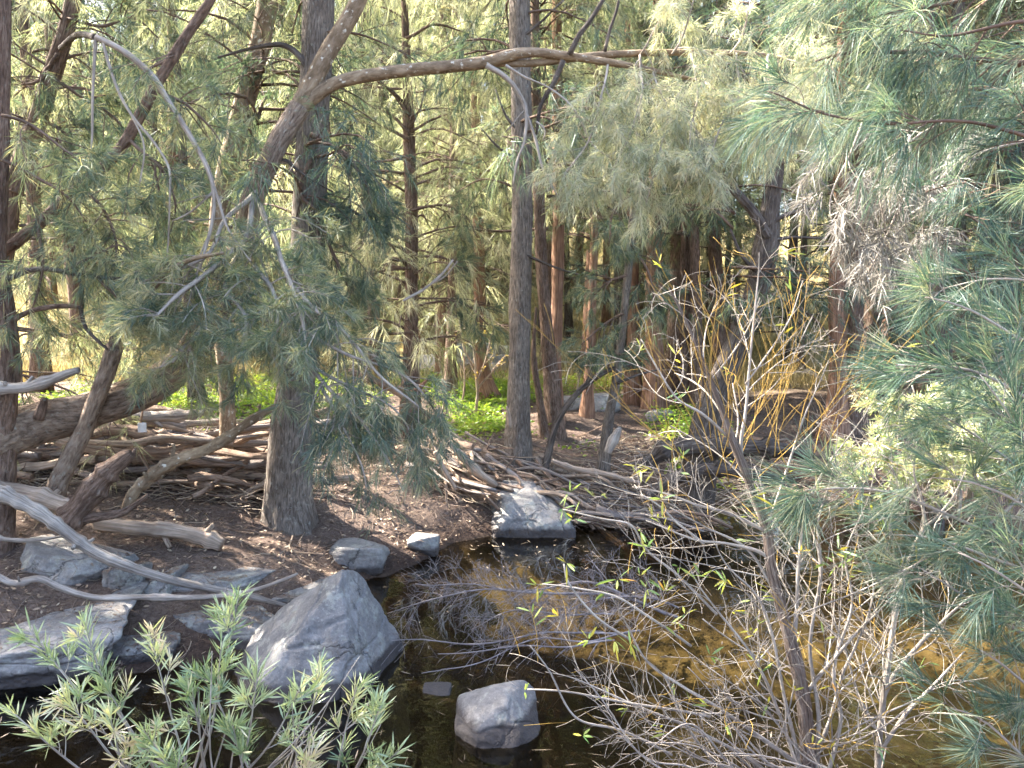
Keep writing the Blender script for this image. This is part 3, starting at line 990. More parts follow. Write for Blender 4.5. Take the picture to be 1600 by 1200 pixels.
# ------------------------------------------------------------------ the trees one can tell apart
def build_trees():
    r = np.random.default_rng(21)
    # thick grey trunk left of the middle
    t, q, rr = trunk_tree('casuarina_tree', [(452, 812, 80), (451, 770, 74), (456, 690, 68), (466, 560, 54), (480, 400, 50), (490, 180, 46), (498, 0, 44), (505, -300, 32), (510, -700, 14)],
                          8.2, 'bark_grey', 'thick grey barked tree rising from the bank left of the muddy slope', crown=3, ridge=0.10, rough=0.08, flare=1.12, sides=28, cs=0.8)
    limb(t, [(485, 330, 8), (520, 320, 7), (560, 335, 5), (600, 370, 3)], 8.1, 'bark_dark')
    limb(t, [(492, 130, 12), (470, 90, 10), (440, 70, 8), (395, 75, 5), (340, 90, 3)], 8.1, 'bark_dark')
    bough(t, [[(485, 330, 8, 8.0), (500, 350, 6), (520, 400, 5), (540, 450, 3)], [(485, 250, 8, 8.0), (470, 300, 6), (500, 340, 5), (470, 400, 3)],
              [(485, 210, 8, 8.0), (540, 240, 6), (570, 290, 5), (580, 340, 3)]], 8.0, r, mu=0.28, nn=56, n1=11, ln=0.15, w=0.0048, l1=0.55, sd=0.16)

    # the bent tree lying over the stick pile, forking high up
    foot = P(-70, 735, 6.5)
    foot[2] = H(foot[0], foot[1])
    t = empty('bent_casuarina', foot, 'bent tree leaning over the left stick pile with a long limb arching across the top', 'tree')
    mb = MB()
    p, rad = line([(-90, 760, 74, 6.5), (-40, 705, 70), (40, 668, 66, 6.8), (130, 645, 62, 7.0), (220, 612, 56, 7.1), (290, 560, 48, 7.2), (345, 470, 40, 7.3), (375, 385, 36, 7.4), (397, 305, 34, 7.5),
                   (432, 228, 32, 7.6), (468, 168, 31, 7.7)])
    tubes_line(mb, p, rad, 20, 0.05, 0.12, 0.05, 5)
    mb.build('trunk', 'bark_tan', t)
    limb(t, [(462, 178, 30, 7.7), (490, 125, 28), (515, 78, 27), (560, 0, 25), (620, -150, 18), (680, -350, 8)], 7.7, 'bark_smooth', rough=0.06)
    limb(t, [(462, 178, 24, 7.7), (485, 156, 22), (530, 128, 20), (610, 113, 19), (700, 104, 19), (760, 97, 19), (800, 86, 17), (835, 82, 14), (890, 88, 12), (950, 97, 11), (1010, 108, 8), (1100, 128, 4)], 7.7, 'bark_smooth', rough=0.1)
    limb(t, [(770, 99, 11, 7.75), (840, 98, 11), (920, 88, 11), (1000, 83, 10), (1080, 82, 9), (1160, 84, 8), (1240, 90, 5)], 7.75, 'bark_smooth', rough=0.08)
    for k, pts in enumerate([[(760, 102, 9), (790, 120, 8), (812, 148, 7), (822, 178, 6), (820, 220, 4.5), (808, 255, 3.5), (803, 290, 2.5)], [(822, 176, 5), (836, 215, 4.5), (846, 260, 4), (862, 292, 3), (876, 316, 2)],
                             [(790, 102, 5), (820, 120, 4), (860, 138, 3), (895, 170, 3), (925, 225, 2), (960, 250, 1.5)], [(820, 172, 3), (805, 190, 2.5), (790, 206, 1.5)], [(838, 190, 3), (852, 205, 2.5), (848, 220, 1.5)]]):
        limb(t, pts, 7.5, 'twig_grey', 'dead_twig', 6, wig=0.01, seed=k)
    for k, pts in enumerate([[(890, 85, 9), (905, 55, 8), (925, 28, 7), (960, -30, 5)], [(945, 80, 6), (952, 50, 5), (965, 10, 4), (970, -30, 3)], [(880, 95, 9), (865, 130, 8), (845, 165, 6), (838, 210, 4)],
                             [(397, 300, 9), (420, 260, 8), (445, 250, 6), (470, 270, 4), (520, 300, 3)], [(330, 490, 9), (310, 500, 8), (300, 470, 6), (320, 440, 4)]]):
        limb(t, pts, 7.6, 'bark_dark', 'limb', 6, seed=k + 9)
    # sunlit limb stubs growing down to the ground from the leaning trunk
    limb(t, [(180, 540, 26, 6.8), (168, 580, 26), (150, 625, 26), (128, 680, 26), (103, 730, 30), (84, 775, 34)], 6.7, 'bark_tan', 'limb', 12, 0.12)
    limb(t, [(178, 545, 24, 6.8), (180, 535, 22), (176, 525, 10)], 6.8, 'bark_brown', 'limb', 10, 0.15)
    limb(t, [(60, 655, 16, 6.7), (66, 634, 15), (70, 622, 9)], 6.6, 'bark_brown', 'stub', 8, 0.1)
    L = [[(397, 305, 10, 7.4), (380, 370, 9, 7.0), (330, 420, 8, 6.6), (280, 460, 7, 6.3), (235, 500, 4, 6.1)], [(397, 305, 10, 7.4), (430, 370, 9, 7), (450, 440, 7, 6.5), (470, 510, 5, 6.2), (480, 560, 3, 6)],
         [(380, 385, 9, 7.2), (420, 450, 8, 6.7), (430, 505, 6, 6.3), (415, 545, 3, 6.1)], [(345, 470, 9, 7.2), (310, 520, 8, 6.8), (280, 545, 6, 6.4), (270, 570, 3, 6.2)],
         [(370, 400, 9, 7.2), (350, 450, 8, 6.8), (380, 500, 6, 6.4), (370, 560, 3, 6.2)], [(400, 300, 9, 7.4), (350, 350, 7, 7), (320, 400, 6, 6.6), (250, 430, 4, 6.4), (210, 450, 3, 6.3)],
         [(345, 470, 9, 7.2), (280, 490, 7, 6.8), (220, 510, 5, 6.5), (180, 500, 3, 6.3)]]
    bough(t, L, 7, r, n1=10, l1=0.6, n2=4, l2=0.24, nn=48, ln=0.13, w=0.0040, angle=0.8, droop=0.1, mu=0.55, sd=0.2, limb_mat='twig_grey', seg=2, up=0.1)
    L = [[(450, 440, 8, 6.6), (520, 510, 6, 6.2), (590, 580, 5, 6.0), (650, 640, 3, 5.9)], [(470, 560, 6, 6.3), (540, 630, 6, 6.0), (590, 690, 4, 5.8), (625, 765, 2, 5.7)],
         [(480, 520, 6, 6.3), (560, 560, 5, 6.1), (640, 600, 4, 6.0), (690, 670, 2, 5.9)], [(500, 600, 6, 6.2), (530, 660, 5, 6.0), (560, 720, 3, 5.8), (570, 770, 2, 5.8)],
         [(470, 560, 6, 6.3), (560, 610, 5, 6.1), (620, 650, 3, 6.0), (660, 720, 2, 5.9)]]
    bough(t, L, 6, r, n1=9, l1=0.45, n2=3, l2=0.22, nn=36, ln=0.13, w=0.0040, angle=0.7, droop=0.25, mu=0.42, sd=0.18, limb_mat='twig_grey', seg=2, tdroop=0.5)
    L = [[(1000, 86, 5, 7.7), (1000, 140, 4, 7.5), (985, 200, 3, 7.3), (955, 270, 2, 7.2)], [(1080, 84, 5, 7.7), (1092, 150, 4, 7.4), (1080, 210, 3, 7.2), (1065, 290, 2, 7.1)],
         [(1150, 84, 5, 7.7), (1155, 150, 4, 7.4), (1125, 200, 3, 7.2), (1105, 250, 2, 7.1)], [(950, 98, 5, 7.7), (940, 150, 4, 7.5), (915, 220, 3, 7.4), (885, 280, 2, 7.3)],
         [(1200, 86, 5, 7.7), (1205, 160, 4, 7.3), (1215, 160, 3, 7.1), (1225, 190, 2, 7)], [(1050, 85, 5, 7.7), (1072, 40, 4, 7.6), (1085, 0, 2, 7.5)], [(1140, 85, 5, 7.7), (1160, 40, 4, 7.6), (1165, 10, 2, 7.5)],
         [(1020, 110, 5, 7.7), (1040, 180, 4, 7.4), (1030, 240, 3, 7.2), (1010, 320, 2, 7.1)], [(1100, 128, 4, 7.7), (1160, 170, 4, 7.3), (1220, 200, 3, 7.1), (1270, 220, 2, 7)], [(1000, 86, 4, 7.7), (1020, 50, 3, 7.6), (1040, 20, 2, 7.5)],
         [(1215, 86, 4, 7.7), (1240, 50, 3, 7.5), (1255, 20, 2, 7.4)], [(1215, 86, 4, 7.6), (1260, 110, 3, 7.4), (1300, 160, 2, 7.2)], [(1100, 128, 4, 7.6), (1080, 180, 3, 7.4), (1100, 250, 2, 7.3)]]
    bough(t, L, 7.4, r, n1=12, l1=0.48, n2=5, l2=0.26, nn=36, ln=0.13, w=0.0040, angle=0.85, droop=0.25, mu=0.5, sd=0.24, limb_mat='twig_grey', fol='fol_grey', seg=2, tdroop=0.4, tmin=0.02, drymix=0.12, thin=0.8)

    trunk_tree('casuarina_tree', [(357, 738, 26), (356, 650, 24), (350, 560, 25), (338, 420, 27), (350, 290, 30), (385, 150, 31), (412, 40, 30), (425, -60, 28), (450, -400, 12)], 8.9, 'bark_smooth',
               'slender speckled tree leaning right behind the bent trunk', crown=4, cs=0.7)
    # edge tree
    t, q, rr = trunk_tree('casuarina_tree', [(-10, 750, 40), (6, 640, 40), (12, 570, 38), (4, 480, 32), (-6, 400, 28), (-2, 250, 28), (4, 100, 22), (6, 0, 20), (10, -300, 8)], 6.6, 'bark_brown',
                          'reddish trunk cut by the left edge of the view with long bare branches', flare=1.25, sides=22)
    limb(t, [(10, 437, 9), (60, 420, 8), (130, 430, 7), (190, 436, 6), (226, 437, 3)], 6.6, 'bark_dark')
    limb(t, [(14, 504, 9), (48, 486, 8), (95, 478, 8), (130, 480, 6)], 6.6, 'bark_brown')
    limb(t, [(128, 482, 6), (126, 445, 5), (118, 418, 4), (105, 405, 2)], 6.6, 'bark_dark')
    limb(t, [(126, 478, 7), (132, 508, 6), (150, 530, 5), (168, 546, 4)], 6.6, 'bark_dark')
    limb(t, [(0, 398, 18), (60, 350, 18), (125, 292, 18), (165, 258, 17), (200, 215, 17), (240, 140, 17), (290, 58, 15), (335, -10, 13), (390, -120, 8)], 6.9, 'bark_brown', rough=0.1)
    limb(t, [(225, 480, 10, 6.4), (240, 450, 10), (265, 425, 9), (300, 405, 8), (350, 395, 5)], 6.4, 'bark_smooth')
    L = [[(2, 250, 6, 6.5), (50, 270, 5), (95, 300, 4), (130, 350, 2)], [(3, 180, 6, 6.4), (60, 200, 5), (110, 240, 3), (140, 260, 2)], [(60, 350, 6, 6.8), (70, 400, 5, 6.6), (60, 450, 3), (40, 500, 2)],
         [(125, 292, 6, 6.9), (160, 330, 5, 6.7), (180, 380, 4), (170, 430, 2)], [(200, 215, 6, 6.9), (250, 260, 5, 6.8), (270, 320, 3), (260, 370, 2)], [(290, 58, 6, 6.9), (270, 90, 5), (230, 110, 3), (200, 100, 2)],
         [(240, 140, 6, 6.9), (290, 160, 5), (330, 200, 3), (350, 230, 2)], [(100, 425, 5, 6.6), (140, 400, 4), (180, 380, 3), (200, 390, 2)], [(150, 430, 5, 6.6), (180, 460, 4), (210, 500, 2)]]
    bough(t, L, 6.6, r, n1=12, l1=0.6, n2=4, l2=0.24, nn=36, ln=0.14, w=0.0042, angle=0.75, droop=0.15, mu=0.5, sd=0.2, seg=2, fol='fol_blue')
    # second leaning trunk at upper left with its snapped, dangling branch
    t, q, rr = trunk_tree('casuarina_tree', [(-60, 690, 34), (-25, 560, 30), (5, 400, 27), (28, 270, 26), (60, 185, 26), (92, 85, 25), (112, 10, 22), (130, -90, 18), (170, -300, 8)], 8.4, 'bark_brown',
                          'leaning brown trunk at the upper left with a broken pale branch dangling from it', crown=0, cs=0.7)
    limb(t, [(95, 75, 8, 8.3), (120, 55, 9, 7.6), (150, 58, 10, 6.6)], 7, 'bark_dark')
    dead = [[(150, 58, 9), (185, 75, 9.5), (215, 97, 10), (240, 122, 9.5), (262, 155, 9), (288, 195, 8.5), (310, 232, 8), (326, 265, 7.5), (333, 300, 7), (330, 345, 6), (322, 385, 5), (312, 425, 3)],
            [(326, 268, 5), (340, 310, 5), (352, 350, 4), (372, 385, 3), (390, 410, 2)], [(160, 62, 5), (172, 105, 5), (190, 150, 5), (212, 190, 4.5), (240, 225, 4), (265, 265, 4), (266, 320, 3), (262, 405, 2)],
            [(150, 58, 6), (148, 100, 5), (145, 160, 4), (140, 245, 3)], [(333, 300, 4), (300, 330, 3), (270, 345, 2)], [(205, 180, 3), (225, 230, 3), (218, 290, 2)], [(325, 370, 3), (312, 400, 2.5), (306, 430, 2)]]
    for k, pts in enumerate(dead):
        limb(t, pts, 6.6, 'twig_grey', 'dead_branch', 8, 0.06, wig=0.012, seed=k)
    L = [[(90, 85, 6, 8.3), (60, 120, 5), (30, 130, 3)], [(105, 30, 6, 8.3), (160, 40, 5), (210, 30, 4), (250, 60, 2)], [(80, 120, 6, 8.3), (130, 150, 5), (180, 190, 3), (210, 250, 2)], [(60, 185, 6, 8.3), (100, 210, 5), (120, 270, 3), (110, 320, 2)]]
    bough(t, L, 8.3, r, n1=13, l1=0.5, nn=34, ln=0.16, w=0.0055, mu=0.4, fol='fol_blue')

    # slim trunk with dead branches, right of the grey trunk
    t, q, rr = trunk_tree('casuarina_tree', [(641, 640, 32), (642, 560, 25), (643, 450, 20), (643, 320, 20), (640, 230, 19), (636, 120, 14), (632, 0, 10), (628, -250, 4)], 12, 'bark_brown',
                          'slim brown trunk with many dead side branches near its top', crown=2, cs=0.85, sides=14)
    for k, pts in enumerate([[(640, 210, 6), (612, 180, 5), (580, 165, 4), (535, 160, 2)], [(640, 220, 6), (600, 196, 5), (560, 190, 3), (520, 170, 2)], [(643, 205, 5), (672, 188, 4), (700, 178, 2)], [(638, 180, 6), (618, 150, 5), (595, 130, 3), (575, 100, 2)],
                             [(641, 200, 4), (660, 160, 3), (668, 110, 2)], [(643, 280, 4), (690, 262, 3), (730, 265, 2)], [(643, 250, 4), (600, 236, 3), (566, 240, 2)]]):
        limb(t, pts, 11.9, 'bark_brown', 'dead_branch', 5, wig=0.02, seed=k)
    L = [[(642, 420, 5, 11.8), (600, 420, 4), (560, 440, 3), (540, 470, 2)], [(643, 330, 5, 11.8), (690, 320, 4), (730, 340, 3), (745, 370, 2)], [(642, 480, 5, 11.8), (690, 470, 4), (730, 480, 3), (760, 510, 2)], [(643, 380, 5, 11.8), (600, 360, 4), (580, 330, 2)],
         [(636, 120, 5, 11.8), (590, 90, 4), (550, 80, 2)], [(634, 60, 5, 11.8), (680, 40, 4), (720, 50, 2)], [(642, 520, 5, 11.8), (600, 520, 4), (560, 540, 2)], [(641, 400, 5, 11.8), (680, 400, 4), (720, 410, 2)]]
    bough(t, L, 11.8, r, n1=9, l1=0.6, n2=4, l2=0.26, nn=34, ln=0.18, w=0.0065, mu=0.28, sd=0.22, fol='fol_blue', up=0.05)
    # central trunk
    t, q, rr = trunk_tree('casuarina_tree', [(809, 715, 46), (810, 670, 38), (811, 600, 35), (813, 480, 33), (815, 300, 31), (814, 150, 32), (812, 0, 31), (810, -300, 22), (808, -700, 8)], 10.4, 'bark_grey',
                          'tall straight grey brown trunk standing in the middle behind the stick pile', crown=3, cs=0.8, sides=24, flare=1.1, ridge=0.05)
    for k, pts in enumerate([[(815, 395, 5), (850, 410, 4), (890, 425, 3), (950, 440, 2)], [(815, 210, 5), (790, 180, 4), (772, 140, 2)], [(812, 60, 6), (850, 30, 4), (880, 0, 3)], [(812, 250, 5), (780, 230, 4), (750, 200, 2)]]):
        limb(t, pts, 10.3, 'bark_dark', 'dead_branch', 5, wig=0.02, seed=k)
    limb(t, [(796, 668, 9), (795, 650, 7), (791, 634, 2)], 10.15, 'wood_pale', 'bark_splinter', 5)
    # trunks behind it
    trunk_tree('casuarina_tree', [(868, 655, 26), (859, 560, 22), (848, 440, 19), (843, 330, 18), (838, 200, 16), (836, 0, 13), (836, -250, 5)], 12.4, 'bark_brown', 'brown trunk leaning left close behind the central trunk', crown=4, cs=0.8, sides=14)
    trunk_tree('casuarina_tree', [(866, 648, 26), (867, 560, 22), (872, 420, 19), (872, 250, 17), (870, 0, 14), (870, -250, 5)], 13.2, 'bark_red', 'orange stringy barked trunk in the sun right behind the leaning brown one', crown=6, cs=0.8, sides=16, ridge=0.12)
    trunk_tree('sapling_tree', [(852, 655, 12), (842, 615, 11), (836, 580, 10), (834, 540, 7), (838, 480, 4)], 12.2, 'bark_brown', 'short thin sapling leaning left at the foot of the central trunk', sides=8)
    t, q, rr = trunk_tree('sapling_tree', [(938, 735, 20), (951, 660, 16), (965, 580, 14), (976, 480, 13), (986, 370, 12), (995, 250, 9), (1000, 100, 5)], 10.2, 'bark_grey', 'thin grey sapling leaning right beside the stick pile', sides=12)
    limb(t, [(962, 600, 5), (1000, 585, 4), (1040, 575, 2)], 10.1, 'bark_dark', 'branch', 5)
    bough(t, [[(985, 380, 5), (1010, 420, 4), (1020, 470, 2)], [(975, 490, 5), (940, 510, 4), (910, 540, 2)], [(980, 430, 5), (950, 440, 3), (920, 470, 2)], [(990, 300, 5), (960, 330, 3), (950, 380, 2)]], 10.1, r, mu=0.3, nn=30, ln=0.16, w=0.007, n1=10)
    t, q, rr = trunk_tree('sapling_tree', [(846, 720, 11), (868, 668, 10), (903, 613, 9), (948, 580, 8), (986, 570, 4)], 10.2, 'bark_dark', 'short sapling bending right at the back edge of the stick pile', sides=8)
    limb(t, [(903, 613, 5), (920, 590, 4), (930, 560, 3)], 10.2, 'bark_dark', 'branch', 5)
    bough(t, [[(948, 580, 4), (960, 550, 3), (985, 540, 2)], [(930, 590, 4), (930, 560, 3), (915, 540, 2)]], 10.2, r, mu=0.25, nn=24, ln=0.16, w=0.007, n1=10)
    trunk_tree('casuarina_tree', [(917, 655, 20), (920, 590, 15), (924, 500, 13), (930, 300, 10), (935, 0, 5)], 13.6, 'bark_red', 'short looking orange trunk in the sunny clearing by the grey rocks', crown=7, cs=0.7, sides=12)
    trunk_tree('casuarina_tree', [(990, 632, 26), (990, 520, 20), (988, 300, 18), (985, 0, 14), (985, -200, 6)], 15.5, 'bark_red', 'left one of the pair of reddish trunks at the back of the clearing', crown=6, cs=0.8, sides=14, ridge=0.1)
    trunk_tree('casuarina_tree', [(1023, 630, 34), (1022, 520, 26), (1022, 400, 24), (1030, 0, 18), (1032, -200, 6)], 15.0, 'bark_red', 'wide reddish brown trunk right of the pair at the back of the clearing', crown=7, cs=0.9, sides=16, ridge=0.12)
    # dark forked tree on the right
    t, q, rr = trunk_tree('casuarina_tree', [(1080, 705, 60), (1106, 655, 46), (1150, 540, 38), (1184, 450, 36), (1197, 385, 38), (1203, 330, 28), (1212, 260, 24), (1218, 180, 20), (1226, 0, 14), (1230, -250, 5)], 10.3, 'bark_dark',
                          'dark forked trunk leaning right over the far bank', crown=3, cs=0.8, sides=22, flare=1.2)
    for k, pts in enumerate([[(1199, 372, 18), (1180, 335, 16), (1150, 300, 14), (1120, 262, 11), (1095, 215, 8), (1085, 160, 4)], [(1200, 355, 9), (1225, 335, 7), (1255, 326, 5), (1280, 328, 3)], [(1205, 375, 7), (1240, 370, 5), (1290, 373, 3)],
                             [(1190, 430, 8), (1160, 400, 6), (1140, 360, 4)], [(1190, 440, 6), (1230, 420, 5), (1260, 430, 3), (1290, 410, 2)], [(1160, 520, 7), (1130, 470, 5), (1120, 420, 3)]]):
        limb(t, pts, 10.2, 'bark_dark', 'limb', 8, wig=0.02, seed=k)
    L = [[(1184, 450, 6, 10.2), (1230, 470, 4), (1270, 500, 3), (1300, 530, 2)], [(1212, 260, 5, 10.2), (1250, 250, 4), (1280, 270, 2)]]
    bough(t, L, 10.2, r, n1=4, l1=0.45, n2=4, l2=0.26, nn=26, ln=0.18, w=0.006, mu=0.22, sd=0.16, fol='fol_blue', up=0.05)
    t2, q, rr = trunk_tree('casuarina_tree', [(1470, 640, 22), (1468, 520, 17), (1462, 400, 13), (1458, 200, 9), (1455, 0, 5)], 9.2, 'bark_dark', 'dark young casuarina behind the green shrub at the right', sides=10)
    L = [[(1468, 540, 5, 9.2), (1420, 530, 4), (1390, 550, 2)], [(1465, 480, 5, 9.2), (1420, 470, 4), (1380, 490, 2)], [(1463, 430, 5, 9.2), (1500, 420, 4), (1540, 440, 2)], [(1468, 520, 5, 9.2), (1510, 510, 4), (1550, 530, 2)], [(1462, 400, 5, 9.2), (1420, 400, 4), (1400, 420, 2)],
         [(1468, 590, 5, 9.2), (1420, 600, 4), (1390, 620, 2)], [(1460, 340, 5, 9.2), (1500, 330, 4), (1530, 350, 2)], [(1465, 460, 5, 9.2), (1440, 440, 4), (1430, 400, 2)]]
    bough(t2, L, 9.2, r, n1=9, l1=0.55, n2=4, l2=0.26, nn=26, ln=0.2, w=0.007, mu=0.15, sd=0.15, fol='fol_teal', up=0.05)
    trunk_tree('casuarina_tree', [(1302, 690, 44), (1308, 610, 28), (1307, 450, 22), (1314, 250, 19), (1318, 0, 15), (1320, -200, 6)], 13, 'bark_red', 'left of two close reddish trunks on the right bank, lit on its left side', crown=6, cs=0.8, sides=16, ridge=0.08)
    trunk_tree('casuarina_tree', [(1332, 690, 40), (1336, 600, 26), (1338, 430, 21), (1345, 200, 18), (1350, 0, 15), (1352, -200, 6)], 13.3, 'bark_brown', 'right of two close trunks on the right bank, paler above', crown=7, cs=0.8, sides=16, ridge=0.08)
    trunk_tree('casuarina_tree', [(700, 640, 24), (706, 520, 17), (708, 300, 14), (712, 0, 10)], 15.5, 'bark_brown', 'thin trunk behind the bright green patch', crown=0, cs=0.8, sides=10)
    trunk_tree('casuarina_tree', [(765, 625, 30), (752, 560, 22), (748, 400, 17), (742, 100, 13)], 16, 'bark_red', 'reddish trunk flaring at its foot behind the golden sapling', crown=6, cs=0.8, sides=12)
    trunk_tree('casuarina_tree', [(1090, 640, 24), (1088, 500, 19), (1082, 300, 16), (1078, 0, 12)], 15, 'bark_brown', 'thin trunk behind the dark forked trunk on its left', crown=7, cs=0.8, sides=10)
    trunk_tree('casuarina_tree', [(1128, 640, 24), (1122, 500, 20), (1112, 300, 17), (1105, 0, 12)], 16.5, 'bark_brown', 'thin trunk showing through the fork of the dark leaning trunk', crown=6, cs=0.8, sides=10)
    trunk_tree('casuarina_tree', [(1412, 640, 20), (1410, 500, 15), (1405, 300, 12), (1400, 0, 9)], 15, 'bark_smooth', 'thin pale trunk left of the teal foliage at the right', crown=7, cs=0.8, sides=10)


def build_background():
    """the crowded stand further back"""
    r = np.random.default_rng(77)
    pts = []
    tries = 0
    while len(pts) < 115 and tries < 12000:
        tries += 1
        Y = 13.5 + 24 * r.random() ** 1.15
        x = r.uniform(-0.80, 0.80) * Y
        px = 800 + 1200 * x / Y
        if Y < 17 and 560 < px < 980:
            continue
        # an opening lets the sun reach the clearing
        tt = (x + 0.7) * -0.91 + (Y - 14.2) * 0.41
        off = abs((x + 0.7) * 0.41 + (Y - 14.2) * 0.91)
        if 0 < tt < 15 and off < 1.9:
            continue
        if abs((x - 2.6) * 0.41 + (Y - 13.0) * 0.91) < 1.0 and 0 < (x - 2.6) * -0.91 + (Y - 13.0) * 0.41 < 12:
            continue
        if Y > 19 and 1200 < px < 1420 and r.random() < 0.5:
            continue
        if Y > 19 and px < 260 and r.random() < 0.65:
            continue
        if 1090 < px < 1300 and (Y < 19.5 or r.random() < 0.7):
            continue
        if Y < 26 and 690 < px < 800:
            continue
        gap = 0.95 if 980 < px < 1400 else 1.2 + 0.02 * Y
        if all((x - a) ** 2 + (Y - b) ** 2 > gap ** 2 for a, b in pts):
            pts.append((x, Y))
    tries = 0
    n0 = len(pts)
    while len(pts) < n0 + 34 and tries < 4000:
        tries += 1
        Y = r.uniform(25, 40)
        x = r.uniform(-0.78, 0.78) * Y
        px = 800 + 1200 * x / Y
        if px < 180 and r.random() < 0.5 or 1090 < px < 1300 and r.random() < 0.6:
            continue
        if all((x - c) ** 2 + (Y - d) ** 2 > 1.5 for c, d in pts):
            pts.append((x, Y))
    shade = len(pts)
    pts += [(-9.2, 3.2), (-9.4, 6.8), (-11.5, 5.0), (-7.9, 1.4), (-10.8, 8.8), (-8.6, 9.4), (-13, 8.5), (-7.7, 7.7)]  # unseen trees added to shade the pool and rocks
    # trunk meshes shared by the far trees
    trunks = []
    for k in range(8):
        Ht = VAR[k][0]
        s = np.linspace(0, 1, 16)
        p = np.stack([0.25 * np.sin(s * 3 + k) * s, 0.2 * np.sin(s * 2.3 + 2 * k) * s, s * Ht - 0.2 * (s == 0)], -1)
        rad = (0.17 if k < 6 else 0.135) * (1 - 0.9 * s) * (1 + 0.5 * np.exp(-s * 25))
        mb = MB()
        tubes(mb, p[None], rad[None], 10, 0.1, k, ridge=0.08)
        trunks.append([mb.mesh('trunk', m) for m in ('bark_brown', 'bark_red', 'bark_dark')])
    lab_near = 'slim casuarina in the crowded stand behind the clearing'
    lab_far = 'hazy casuarina far back in the stand below the sunny hill'
    for k, (x, Y) in enumerate(pts):
        far = Y > 24
        t = empty('casuarina_tree', (x, Y, H(x, Y) - 0.05), lab_far if far else lab_near, 'tree',
                  'casuarinas far back below the hill' if far else 'slim casuarinas of the middle stand')
        if k >= shade:
            tag(t, 'unseen casuarina added left of the view to shade the pool', None, 'unseen casuarinas added left of the view for shade')
        v = int(r.integers(0, 6))
        px = 800 + 1200 * x / Y
        open_ = 940 < px < 1460 and Y < 23
        if open_:
            v = int(r.choice([3, 6, 6, 7, 7]))
        elif far and 900 < px < 1500:
            v = int(r.choice([0, 2, 2, 4]))
        o = bpy.data.objects.new('trunk', trunks[v][int(r.choice([0, 0, 1, 2])) if open_ else int(r.integers(0, 3))])
        COL.objects.link(o)
        o.parent = t
        for nm, me in (('branches', VAR[v][1]), ('crown', VAR[v][2])):
            c = bpy.data.objects.new(nm, me)
            COL.objects.link(c)
            c.parent = t
        s = r.uniform(0.8, 1.2)
        t.scale = (s, s, s * r.uniform(0.9, 1.15))
        t.rotation_euler = (r.normal(0, 0.03), r.normal(0, 0.04), r.uniform(0, 6.28))


